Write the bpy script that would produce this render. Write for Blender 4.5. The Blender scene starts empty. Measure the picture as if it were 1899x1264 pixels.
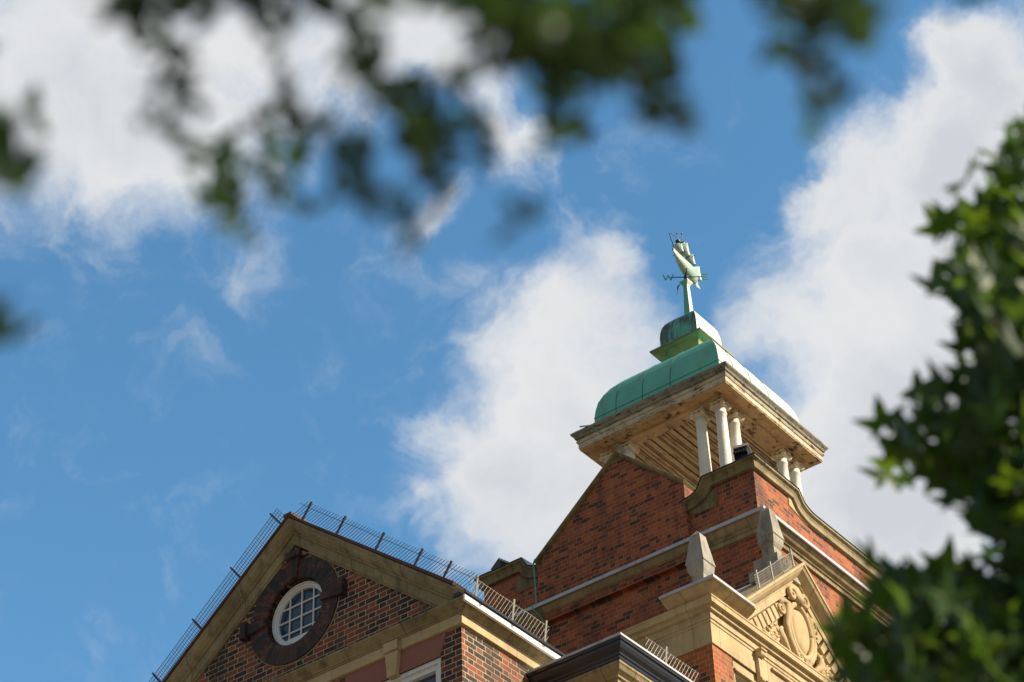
import bpy, bmesh, math, random
from mathutils import Vector, Matrix, noise
random.seed(7)
S = bpy.context.scene
COL = S.collection
rad = math.radians

# ------------------------------------------------------------------ camera
RIGHT = Vector((0.78957416, 0.6129493, -0.02942467))
UP = Vector((0.39808621, -0.47512661, 0.78471783))
FWD = Vector((-0.4670118, 0.63130648, 0.61915435))
CAM = Vector((0, 0, 1.6))
FPX, PW, PH = 4483.75, 1899.0, 1264.0
cd = bpy.data.cameras.new('camera')
cam = bpy.data.objects.new('camera', cd); COL.objects.link(cam)
cam.matrix_world = Matrix(((RIGHT.x, UP.x, -FWD.x, 0), (RIGHT.y, UP.y, -FWD.y, 0), (RIGHT.z, UP.z, -FWD.z, 1.6), (0, 0, 0, 1)))
cd.lens = 85; cd.sensor_width = 36; cd.clip_end = 3000; cd.clip_start = 0.05
cd.dof.use_dof = True; cd.dof.focus_distance = 31.0; cd.dof.aperture_fstop = 2.4; cd.dof.aperture_blades = 9
S.camera = cam

def ray(px, py):
    return (RIGHT * ((px - PW / 2) / FPX) + UP * (-(py - PH / 2) / FPX) + FWD).normalized()

# ------------------------------------------------------------------ sun, sky
SUN_EL, SUN_AZ = rad(34), rad(20)          # azimuth measured from +X towards +Y
sdir = Vector((math.cos(SUN_EL) * math.cos(SUN_AZ), math.cos(SUN_EL) * math.sin(SUN_AZ), math.sin(SUN_EL)))
sl = bpy.data.lights.new('sun', 'SUN'); sl.energy = 5.0; sl.angle = rad(0.55); sl.color = (1.0, 0.87, 0.69)
so = bpy.data.objects.new('sun', sl); COL.objects.link(so)
so.rotation_euler = (-sdir).to_track_quat('-Z', 'Y').to_euler(); so.location = (30, 10, 40)

W = bpy.data.worlds.new('World'); S.world = W; W.use_nodes = True
nt = W.node_tree; nt.nodes.clear()
def N(t, **k):
    n = nt.nodes.new(t)
    for a, b in k.items(): setattr(n, a, b)
    return n
L = lambda a, b: nt.links.new(a, b)
sky = N('ShaderNodeTexSky', sky_type='NISHITA'); sky.sun_disc = False
sky.sun_elevation = SUN_EL; sky.sun_rotation = math.pi / 2 - SUN_AZ
sky.air_density = 1.0; sky.dust_density = 0.6; sky.ozone_density = 1.6
tc = N('ShaderNodeTexCoord')
n1 = N('ShaderNodeTexNoise'); n1.inputs['Scale'].default_value = 16; n1.inputs['Detail'].default_value = 7; n1.inputs['Roughness'].default_value = 0.6
L(tc.outputs['Generated'], n1.inputs['Vector'])
sb = N('ShaderNodeVectorMath', operation='SUBTRACT'); L(n1.outputs['Color'], sb.inputs[0]); sb.inputs[1].default_value = (.5, .5, .5)
sc = N('ShaderNodeVectorMath', operation='SCALE'); L(sb.outputs[0], sc.inputs[0]); sc.inputs['Scale'].default_value = 0.055
wd = N('ShaderNodeVectorMath', operation='ADD'); L(tc.outputs['Generated'], wd.inputs[0]); L(sc.outputs[0], wd.inputs[1])
# soft cloud masses: direction on the sky, angular size, amount
CLOUDS = [(60,60,330,.85),(260,60,280,.7),(140,250,230,.65),(330,290,150,.6),(250,370,120,.3),(450,140,200,.6),(620,70,190,.9),(760,100,150,.8),
 (880,110,120,.8),(940,230,90,.7),(965,320,75,.7),(1000,270,40,.4),(850,370,50,.5),(795,395,50,.75),(620,400,60,.2),(430,450,160,.28),(440,540,60,.2),(340,680,90,.14),(290,640,40,.12),
 (1090,490,120,.75),(1160,460,70,.6),(1000,600,120,.7),(900,640,70,.5),(1080,680,150,.8),(900,760,150,.7),(1010,850,190,.9),(850,880,120,.6),
 (960,990,160,.9),(780,950,70,.35),(870,520,70,.25),(1190,620,100,.5),(1150,820,160,.8),
 (1490,380,70,.75),(1570,320,80,.85),(1540,440,110,.7),(1700,260,120,.9),(1790,180,120,.95),(1800,60,90,.8),(1880,120,120,.9),(1760,90,50,.4),
 (1700,400,170,.9),(1420,600,100,.6),(1500,560,110,.55),(1600,640,200,.75),(1750,600,220,.95),(1560,820,200,.85),(1750,850,240,1.0),
 (1560,1000,200,.9),(1750,1050,220,.9),(1350,650,70,.3),(1880,350,200,1.0),(1330,900,200,.6),(1380,480,60,.2),(1200,1000,200,.6),
 (-500,300,420,.9),(2300,500,600,.9)]
acc = None
for (x, y, r, w) in CLOUDS:
    d = ray(x, y)
    v = N('ShaderNodeVectorMath', operation='DISTANCE'); L(wd.outputs[0], v.inputs[0]); v.inputs[1].default_value = d
    m = N('ShaderNodeMapRange', interpolation_type='SMOOTHERSTEP'); L(v.outputs['Value'], m.inputs['Value'])
    m.inputs['From Min'].default_value = r * 1.45 / FPX; m.inputs['From Max'].default_value = 0.0
    m.inputs['To Min'].default_value = 0.0; m.inputs['To Max'].default_value = w
    if acc is None: acc = m.outputs[0]
    else:
        a = N('ShaderNodeMath', operation='ADD'); L(acc, a.inputs[0]); L(m.outputs[0], a.inputs[1]); acc = a.outputs[0]
# unseen grey cloud added outside the view to dim and neutralise ambient light
vf = N('ShaderNodeVectorMath', operation='DISTANCE'); L(wd.outputs[0], vf.inputs[0]); vf.inputs[1].default_value = FWD
far = N('ShaderNodeMapRange', interpolation_type='SMOOTHSTEP'); L(vf.outputs['Value'], far.inputs['Value']); far.inputs['From Min'].default_value = .30; far.inputs['From Max'].default_value = .55
fa_ = N('ShaderNodeMath', operation='ADD'); L(acc, fa_.inputs[0]); L(far.outputs[0], fa_.inputs[1]); acc = fa_.outputs[0]
n2 = N('ShaderNodeTexNoise'); n2.inputs['Scale'].default_value = 26; n2.inputs['Detail'].default_value = 11; n2.inputs['Roughness'].default_value = 0.63; n2.inputs['Distortion'].default_value = 0.5
L(wd.outputs[0], n2.inputs['Vector'])
ad = N('ShaderNodeMath', operation='MULTIPLY_ADD'); L(n2.outputs['Fac'], ad.inputs[0]); ad.inputs[1].default_value = 1.9; L(acc, ad.inputs[2])
den = N('ShaderNodeMapRange', interpolation_type='SMOOTHSTEP'); L(ad.outputs[0], den.inputs['Value'])
den.inputs['From Min'].default_value = 0.98; den.inputs['From Max'].default_value = 2.4
ramp = N('ShaderNodeValToRGB'); L(ad.outputs[0], ramp.inputs['Fac'])
mr = N('ShaderNodeMapRange'); L(ad.outputs[0], mr.inputs['Value']); mr.inputs['From Min'].default_value = 0.9; mr.inputs['From Max'].default_value = 3.2
n3 = N('ShaderNodeTexNoise'); n3.inputs['Scale'].default_value = 9; n3.inputs['Detail'].default_value = 6
L(wd.outputs[0], n3.inputs['Vector'])
mx3 = N('ShaderNodeMath', operation='MULTIPLY_ADD'); L(n3.outputs['Fac'], mx3.inputs[0]); mx3.inputs[1].default_value = 0.9; L(mr.outputs[0], mx3.inputs[2])
sub = N('ShaderNodeMath', operation='SUBTRACT'); L(mx3.outputs[0], sub.inputs[0]); sub.inputs[1].default_value = 0.42
L(sub.outputs[0], ramp.inputs['Fac'])
e = ramp.color_ramp.elements
e[0].position = 0.0; e[0].color = (.66, .645, .625, 1); e[1].position = 1.0; e[1].color = (.40, .42, .45, 1)
k = ramp.color_ramp.elements.new(0.35); k.color = (.54, .54, .54, 1)
tint = N('ShaderNodeMix', data_type='RGBA', blend_type='MULTIPLY'); tint.inputs['Factor'].default_value = 1.0
L(sky.outputs[0], tint.inputs['A']); tint.inputs['B'].default_value = (0.078, 0.127, 0.136, 1)
dull = N('ShaderNodeMix', data_type='RGBA'); L(far.outputs[0], dull.inputs['Factor']); L(ramp.outputs[0], dull.inputs['A']); dull.inputs['B'].default_value = (.155, .15, .145, 1)
mixc = N('ShaderNodeMix', data_type='RGBA'); L(den.outputs[0], mixc.inputs['Factor']); L(tint.outputs['Result'], mixc.inputs['A']); L(dull.outputs['Result'], mixc.inputs['B'])
bg = N('ShaderNodeBackground'); L(mixc.outputs['Result'], bg.inputs['Color']); bg.inputs['Strength'].default_value = 1.0
out = N('ShaderNodeOutputWorld'); L(bg.outputs[0], out.inputs[0])

S.view_settings.view_transform = 'Standard'; S.view_settings.look = 'None'
S.view_settings.exposure = 0.65; S.view_settings.gamma = 1.0
S.render.engine = 'CYCLES'

# ------------------------------------------------------------------ materials
class MT:
    def __init__(s, name):
        s.m = bpy.data.materials.new(name); s.m.use_nodes = True; s.t = s.m.node_tree
        s.b = s.t.nodes['Principled BSDF']; s.out = s.t.nodes['Material Output']
    def n(s, t, **k):
        x = s.t.nodes.new(t)
        for a, b in k.items(): setattr(x, a, b)
        return x
    def l(s, a, b): s.t.links.new(a, b)
    def put(s, sock, v):
        if hasattr(v, 'links') or isinstance(v, bpy.types.NodeSocket): s.l(v, sock)
        else: sock.default_value = v
    def math(s, op, a, b=None, c=None):
        x = s.n('ShaderNodeMath', operation=op); s.put(x.inputs[0], a)
        if b is not None: s.put(x.inputs[1], b)
        if c is not None: s.put(x.inputs[2], c)
        return x.outputs[0]
    def mix(s, f, a, b, mode='MIX'):
        x = s.n('ShaderNodeMix', data_type='RGBA', blend_type=mode)
        s.put(x.inputs['Factor'], f); s.put(x.inputs['A'], a); s.put(x.inputs['B'], b); return x.outputs['Result']
    def pos(s):
        return s.n('ShaderNodeNewGeometry').outputs['Position']
    def noise(s, scale, detail=4, rough=.55, vec=None, stretch=None, dist=0):
        v = vec if vec is not None else s.pos()
        if stretch:
            mp = s.n('ShaderNodeMapping'); mp.inputs['Scale'].default_value = stretch; s.l(v, mp.inputs['Vector']); v = mp.outputs[0]
        x = s.n('ShaderNodeTexNoise'); x.inputs['Scale'].default_value = scale; x.inputs['Detail'].default_value = detail
        x.inputs['Roughness'].default_value = rough; x.inputs['Distortion'].default_value = dist; s.l(v, x.inputs['Vector']); return x.outputs['Fac']
    def rng(s, v, a, b, c=0., d=1., smooth=False):
        x = s.n('ShaderNodeMapRange'); x.interpolation_type = 'SMOOTHSTEP' if smooth else 'LINEAR'
        s.put(x.inputs[0], v); x.inputs[1].default_value = a; x.inputs[2].default_value = b; x.inputs[3].default_value = c; x.inputs[4].default_value = d
        return x.outputs[0]
    def bump(s, h, st=.3, d=.01):
        x = s.n('ShaderNodeBump'); x.inputs['Strength'].default_value = st; x.inputs['Distance'].default_value = d; s.l(h, x.inputs['Height']); s.l(x.outputs[0], s.b.inputs['Normal'])
    def fin(s, col, rough=.8, **k):
        s.put(s.b.inputs['Base Color'], col); s.put(s.b.inputs['Roughness'], rough)
        for a, v in k.items(): s.put(s.b.inputs[a.replace('_', ' ')], v)
        return s.m
    def uv(s):
        g = s.n('ShaderNodeNewGeometry'); sp = s.n('ShaderNodeSeparateXYZ'); s.l(g.outputs['Position'], sp.inputs[0])
        sn = s.n('ShaderNodeSeparateXYZ'); s.l(g.outputs['True Normal'], sn.inputs[0])
        isx = s.math('GREATER_THAN', s.math('ABSOLUTE', sn.outputs[0]), s.math('ABSOLUTE', sn.outputs[1]))
        u = s.math('ADD', s.math('MULTIPLY', isx, sp.outputs[1]), s.math('MULTIPLY', s.math('SUBTRACT', 1.0, isx), sp.outputs[0]))
        return u, sp.outputs[2]

def C4(r, g, b): return (r, g, b, 1)

def brick(name, reds, darks, pdark, mortar, mw=.011, mvis=1.0, u0=0., seed=0., ch=.075, per=.3375):
    M = MT(name); u, v = M.uv()
    # hand-laid: courses wander slightly
    w = M.noise(1.3, 2); v = M.math('ADD', v, M.math('MULTIPLY', M.math('SUBTRACT', w, .5), .012))
    w2 = M.noise(9, 2); u = M.math('ADD', u, M.math('MULTIPLY', M.math('SUBTRACT', w2, .5), .014))
    v = M.math('ADD', v, M.math('MULTIPLY', M.math('SUBTRACT', w2, .5), .006))
    row = M.math('FLOOR', M.math('DIVIDE', v, ch))
    fv = M.math('FRACT', M.math('DIVIDE', v, ch))
    odd = M.math('MODULO', M.math('ABSOLUTE', row), 2.0)
    uu = M.math('DIVIDE', M.math('ADD', M.math('ADD', u, 100. + u0), M.math('MULTIPLY', odd, per / 2)), per)
    cell = M.math('FLOOR', uu); fu = M.math('FRACT', uu)
    hd = M.math('GREATER_THAN', fu, .6667)
    cid = M.math('ADD', M.math('MULTIPLY', cell, 2.0), hd)
    # distance to vertical joints in metres
    st_ = M.math('MINIMUM', fu, M.math('SUBTRACT', .6667, fu))
    hh = M.math('MINIMUM', M.math('SUBTRACT', fu, .6667), M.math('SUBTRACT', 1.0, fu))
    du = M.math('MULTIPLY', M.math('ABSOLUTE', M.math('ADD', M.math('MULTIPLY', hd, hh), M.math('MULTIPLY', M.math('SUBTRACT', 1.0, hd), st_))), per)
    dv = M.math('MULTIPLY', M.math('MINIMUM', fv, M.math('SUBTRACT', 1.0, fv)), ch)
    d = M.math('MINIMUM', du, dv)
    mm = M.rng(d, mw * .32, mw * .62, 1., 0.)
    cb = M.n('ShaderNodeCombineXYZ'); M.l(cid, cb.inputs[0]); M.l(row, cb.inputs[1]); cb.inputs[2].default_value = seed
    wn = M.n('ShaderNodeTexWhiteNoise', noise_dimensions='3D'); M.l(cb.outputs[0], wn.inputs['Vector'])
    sp = M.n('ShaderNodeSeparateColor'); M.l(wn.outputs['Color'], sp.inputs[0])
    cr = M.n('ShaderNodeValToRGB'); M.l(sp.outputs[0], cr.inputs['Fac'])
    el = cr.color_ramp.elements; el[0].color = C4(*reds[0]); el[1].color = C4(*reds[-1])
    for i, c in enumerate(reds[1:-1]): q = el.new((i + 1) / (len(reds) - 1)); q.color = C4(*c)
    dk = M.n('ShaderNodeValToRGB'); M.l(sp.outputs[1], dk.inputs['Fac']); dk.color_ramp.elements[0].color = C4(*darks[0]); dk.color_ramp.elements[1].color = C4(*darks[1])
    big = M.noise(.9, 3)
    isd = M.math('LESS_THAN', M.math('ADD', sp.outputs[2], M.math('MULTIPLY', M.math('SUBTRACT', big, .5), .35)), pdark)
    patch = M.noise(34, 5, .7)
    isd = M.math('MULTIPLY', isd, M.rng(patch, .36, .5, .25, 1.))
    c = M.mix(isd, cr.outputs[0], dk.outputs[0])
    c = M.mix(M.rng(M.noise(60, 4), .3, .75, 0., .45), c, C4(.05, .025, .018))
    mor = M.mix(M.noise(25, 4), C4(*mortar), C4(*[x * .55 for x in mortar]))
    mor = M.mix(1.0 - mvis, mor, c)
    c = M.mix(mm, c, mor)
    st = M.noise(2.2, 5, .65, stretch=(1, 1, .35))
    c = M.mix(M.rng(st, .50, .72, 0., .6), c, C4(.04, .03, .022))
    c = M.mix(M.rng(M.noise(4, 6, .7, stretch=(1, 1, .14)), .56, .74, 0., .5), c, C4(.05, .035, .025))
    c = M.mix(M.rng(M.noise(7, 7, .75), .66, .72, 0., .35), c, C4(.35, .30, .22))
    h = M.math('ADD', M.math('SUBTRACT', 1.0, mm), M.math('MULTIPLY', M.noise(70, 4), .5))
    M.bump(h, .7, .008)
    return M.fin(c, .85)

def stone(name, base, dark, stain=.5, block=.9, seed=0., warm=None, rough=.85, flake=None):
    M = MT(name); u, v = M.uv()
    n0 = M.noise(2.4, 6, .6); n1_ = M.noise(11, 6, .65)
    c = M.mix(M.rng(n0, .3, .7), C4(*base), C4(*[x * .78 for x in base]))
    if warm: c = M.mix(M.rng(M.noise(3.1, 4), .5, .7, 0., .7), c, C4(*warm))
    c = M.mix(M.rng(M.noise(1.3, 6, .6), .48, .72, 0., .5), c, C4(*dark))
    c = M.mix(M.rng(M.noise(7, 5, .6, stretch=(1, 1, .12)), .5, .7, 0., .45), c, C4(*[x * 1.3 for x in dark]))
    str_ = M.noise(5.5, 6, .7, stretch=(1, 1, .4))
    c = M.mix(M.rng(str_, .5, .72, 0., stain), c, C4(*dark))
    c = M.mix(M.rng(n1_, .58, .75, 0., stain * .8), c, C4(*dark))
    if flake:
        fl = M.noise(14, 8, .75, stretch=(.4, .4, 1.6)); c = M.mix(M.rng(fl, .56, .60), c, C4(*flake))
    if block:
        fu = M.math('FRACT', M.math('DIVIDE', M.math('ADD', u, 50.13 + seed), block))
        du = M.math('MINIMUM', fu, M.math('SUBTRACT', 1.0, fu))
        c = M.mix(M.rng(du, .004 / block, .009 / block, .55, 0.), c, C4(*[x * .4 for x in dark]))
    M.bump(M.math('ADD', M.noise(45, 5), M.math('MULTIPLY', n1_, 1.2)), .45, .012)
    return M.fin(c, rough)

def plain(name, col, rough=.6, var=.3, sc_=8, dirt=None, dirtamt=.4, bump=.2, **k):
    M = MT(name); c = M.mix(M.rng(M.noise(sc_, 5), .3, .7, 0., var), C4(*col), C4(*[x * .5 for x in col]))
    if dirt: c = M.mix(M.rng(M.noise(sc_ * .6, 7, .7, stretch=(1, 1, .4)), .5, .66, 0., dirtamt), c, C4(*dirt))
    if bump: M.bump(M.noise(sc_ * 4, 4), bump, .005)
    return M.fin(c, rough, **k)

M_brickW = brick('burnt_brick', [(.34, .080, .026), (.20, .055, .025), (.14, .050, .028), (.38, .11, .035)], [(.008, .009, .012), (.035, .026, .022)], .50, (.58, .48, .31), mw=.0125)
M_brickB = brick('red_brick', [(.40, .085, .026), (.25, .048, .018), (.50, .13, .036), (.33, .085, .030)], [(.045, .018, .014), (.16, .042, .02)], .22, (.46, .33, .19), mw=.0095, mvis=.85, u0=.07, seed=3., ch=.069, per=.285)
M_brickBay = brick('orange_brick', [(.45, .115, .028), (.38, .09, .022), (.50, .16, .04)], [(.05, .025, .02), (.16, .05, .03)], .16, (.55, .38, .2), mw=.010, u0=.03, seed=5., ch=.072, per=.31)
M_voussoir = None
M_stone = stone('buff_stone', (.36, .285, .155), (.065, .052, .03), .8)
M_stoneL = stone('light_buff_stone', (.57, .435, .235), (.22, .15, .075), .5, block=1.1)
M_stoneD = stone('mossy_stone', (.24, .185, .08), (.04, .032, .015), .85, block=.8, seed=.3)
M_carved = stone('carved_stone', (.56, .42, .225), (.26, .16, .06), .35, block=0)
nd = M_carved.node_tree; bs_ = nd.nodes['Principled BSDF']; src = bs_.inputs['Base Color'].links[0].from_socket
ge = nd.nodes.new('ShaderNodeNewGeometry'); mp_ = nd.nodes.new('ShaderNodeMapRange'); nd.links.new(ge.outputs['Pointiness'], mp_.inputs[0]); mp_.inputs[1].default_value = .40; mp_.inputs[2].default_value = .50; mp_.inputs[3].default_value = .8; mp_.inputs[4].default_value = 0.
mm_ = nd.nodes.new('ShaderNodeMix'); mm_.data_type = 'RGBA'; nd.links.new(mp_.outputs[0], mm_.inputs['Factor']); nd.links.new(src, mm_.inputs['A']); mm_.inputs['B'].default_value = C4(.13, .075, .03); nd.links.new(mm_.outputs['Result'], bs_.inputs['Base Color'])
M_pin = stone('grey_stone', (.40, .37, .31), (.12, .105, .09), .8, block=0)
M_pinL = stone('lichen_grey_stone', (.40, .36, .28), (.07, .065, .055), .9, block=0)
M_pink = plain('pink_render', (.30, .125, .095), .9, .25, 30)
M_lead = plain('lead_flashing', (.50, .52, .54), .45, .35, 6, dirt=(.10, .11, .13), Metallic=.3)
M_leadW = plain('white_lead', (.78, .73, .66), .45, .15, 4, dirt=(.45, .36, .28), dirtamt=.25)
M_black = plain('black_paint', (.022, .023, .030), .28, .3, 6)
M_white = plain('white_paint', (.78, .78, .76), .5, .12, 6, dirt=(.35, .30, .22), dirtamt=.25)
M_frame = plain('window_white', (.74, .76, .78), .5, .1, 9, dirt=(.4, .38, .33), dirtamt=.25)
M_corn = stone('flaking_cream_paint', (.62, .54, .38), (.22, .13, .06), .75, block=0, flake=(.045, .035, .025), warm=(.5, .3, .13), rough=.5)
M_cornD = stone('dark_weathered_trim', (.30, .28, .2), (.05, .045, .035), .8, block=0, flake=(.03, .025, .02), rough=.5)
M_soff = stone('tan_soffit_paint', (.62, .40, .19), (.2, .10, .045), .65, block=0, flake=(.10, .055, .03))
M_colm = stone('cream_column_paint', (.82, .79, .70), (.55, .42, .26), .35, block=0, rough=.55)
M_cap = stone('cream_capital_paint', (.76, .64, .44), (.40, .22, .09), .6, block=0, rough=.6)
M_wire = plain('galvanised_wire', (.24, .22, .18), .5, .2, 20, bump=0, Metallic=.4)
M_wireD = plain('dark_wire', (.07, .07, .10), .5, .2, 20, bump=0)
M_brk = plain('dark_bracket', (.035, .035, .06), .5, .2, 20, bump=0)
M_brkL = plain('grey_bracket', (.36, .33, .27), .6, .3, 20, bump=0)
M_tile = plain('clay_tile', (.13, .06, .035), .85, .5, 12, dirt=(.03, .03, .025))
M_tileO = plain('orange_tile', (.55, .30, .11), .85, .3, 12)
M_roofing = plain('roofing', (.12, .13, .14), .7, .3, 3)
M_rod = plain('black_iron', (.02, .02, .022), .5, .2, 10, bump=0)
M_ground = plain('paving', (.16, .125, .085), .9, .3, .6)
M_bark = plain('bark', (.12, .09, .06), .9, .5, 14, dirt=(.04, .035, .03))
M_cable = plain('verdigris_cable', (.12, .33, .25), .6, .3, 20, bump=0)

M = MT('dark_voussoir'); cx_, cz_ = -17.81, 17.93
g = M.n('ShaderNodeSeparateXYZ'); M.l(M.pos(), g.inputs[0])
ang = M.math('ARCTAN2', M.math('SUBTRACT', g.outputs[2], cz_), M.math('SUBTRACT', g.outputs[0], cx_))
a = M.math('DIVIDE', M.math('ADD', ang, 10.), 2 * math.pi / 58)
fa = M.math('FRACT', a); wn = M.n('ShaderNodeTexWhiteNoise', noise_dimensions='1D'); M.l(M.math('FLOOR', a), wn.inputs['W'])
c = M.mix(M.rng(wn.outputs['Value'], .1, 1.), C4(.016, .015, .018), C4(.075, .032, .022))
c = M.mix(M.rng(M.noise(7, 6, .7), .52, .66, 0., .8), c, C4(.20, .062, .03))
c = M.mix(M.rng(M.math('MINIMUM', fa, M.math('SUBTRACT', 1.0, fa)), .03, .09, .8, 0.), c, C4(.012, .01, .01))
M.bump(M.math('ADD', M.math('MINIMUM', fa, M.math('SUBTRACT', 1.0, fa)), M.noise(40, 4)), .6, .01)
M_voussoir = M.fin(c, .75)

def sun_glare(M, c):      # sun glare put into the colour: copper turns pale on its sun-facing side
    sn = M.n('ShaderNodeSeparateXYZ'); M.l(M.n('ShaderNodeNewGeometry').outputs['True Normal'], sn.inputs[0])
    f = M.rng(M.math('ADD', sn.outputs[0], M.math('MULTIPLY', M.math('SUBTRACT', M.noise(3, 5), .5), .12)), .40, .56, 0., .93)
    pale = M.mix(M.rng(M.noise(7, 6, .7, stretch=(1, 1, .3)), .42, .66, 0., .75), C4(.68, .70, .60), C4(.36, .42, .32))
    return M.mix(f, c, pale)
M = MT('verdigris_copper'); u, v = M.uv()
c = M.mix(M.rng(M.noise(1.6, 5), .3, .7), C4(.045, .36, .25), C4(.075, .44, .31))
c = M.mix(M.rng(M.noise(5, 7, .7, stretch=(1.2, 1.2, .25)), .52, .75, 0., .5), c, C4(.16, .33, .20))
c = M.mix(M.rng(M.noise(2.6, 6, .7, stretch=(1.5, 1.5, .22)), .60, .70, 0., .6), c, C4(.12, .14, .07))
M.bump(M.noise(5, 5), .25, .03)
c = sun_glare(M, c)
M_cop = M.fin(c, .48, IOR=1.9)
M = MT('streaked_copper')
c = M.mix(M.rng(M.noise(9, 7, .75, stretch=(1.6, 1.6, .22)), .42, .52), C4(.055, .38, .265), C4(.022, .03, .035))
c = M.mix(M.rng(M.noise(1.2, 3), .30, .42), C4(.055, .38, .265), c)
c = sun_glare(M, c)
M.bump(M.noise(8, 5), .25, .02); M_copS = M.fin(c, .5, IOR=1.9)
M = MT('yellow_green_copper')
c = M.mix(M.rng(M.noise(4, 6, .65), .38, .6), C4(.30, .36, .10), C4(.14, .34, .16))
c = M.mix(M.rng(M.noise(8, 6, .7), .56, .66, 0., .8), c, C4(.16, .07, .02))
M_copY = M.fin(c, .5)
M_copP = plain('pale_copper', (.36, .52, .42), .5, .3, 6, dirt=(.3, .26, .14), dirtamt=.5, IOR=1.8)
M_copSeam = plain('dark_seam_copper', (.03, .13, .09), .5, .3, 6, bump=0)
M_copLet = plain('letter_copper', (.10, .34, .29), .55, .3, 12, bump=0)

M = MT('boarded_ceiling'); g = M.n('ShaderNodeSeparateXYZ'); M.l(M.pos(), g.inputs[0])
f = M.math('FRACT', M.math('DIVIDE', M.math('ADD', g.outputs[0], 50.), .145)); dd = M.math('MINIMUM', f, M.math('SUBTRACT', 1.0, f))
c = M.mix(M.noise(3, 5), C4(.60, .40, .20), C4(.44, .27, .12))
c = M.mix(M.rng(M.noise(12, 7, .75, stretch=(1, .35, 1)), .5, .62, 0., .8), c, C4(.13, .075, .04))
c = M.mix(M.rng(dd, .03, .16, .95, 0.), c, C4(.04, .025, .018))
M.bump(dd, .8, .03); M_board = M.fin(c, .7)

M = MT('window_glass')
c = M.mix(M.rng(M.noise(1.5, 3), .3, .7), C4(.012, .04, .08), C4(.03, .07, .12))
M_glass = M.fin(c, .12); M.b.inputs['Specular IOR Level'].default_value = .7

def leafmat(name, c1, c2, tr):
    M = MT(name); oi = M.n('ShaderNodeAttribute'); oi.attribute_name = 'leaf'
    c = M.mix(oi.outputs['Fac'], C4(*c1), C4(*c2))
    M.put(M.b.inputs['Base Color'], c); M.b.inputs['Roughness'].default_value = .45
    tl = M.n('ShaderNodeBsdfTranslucent'); M.l(M.mix(oi.outputs['Fac'], C4(*tr), C4(tr[0] * .5, tr[1] * .6, tr[2])), tl.inputs['Color'])
    mx = M.n('ShaderNodeMixShader'); mx.inputs[0].default_value = .42
    M.l(M.b.outputs[0], mx.inputs[1]); M.l(tl.outputs[0], mx.inputs[2]); M.l(mx.outputs[0], M.out.inputs['Surface'])
    return M.m
M_leaf = leafmat('maple_leaf', (.028, .085, .016), (.014, .052, .020), (.17, .28, .012))
M_leaf2 = leafmat('overhanging_leaf', (.024, .062, .022), (.016, .045, .022), (.065, .125, .018))

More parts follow.
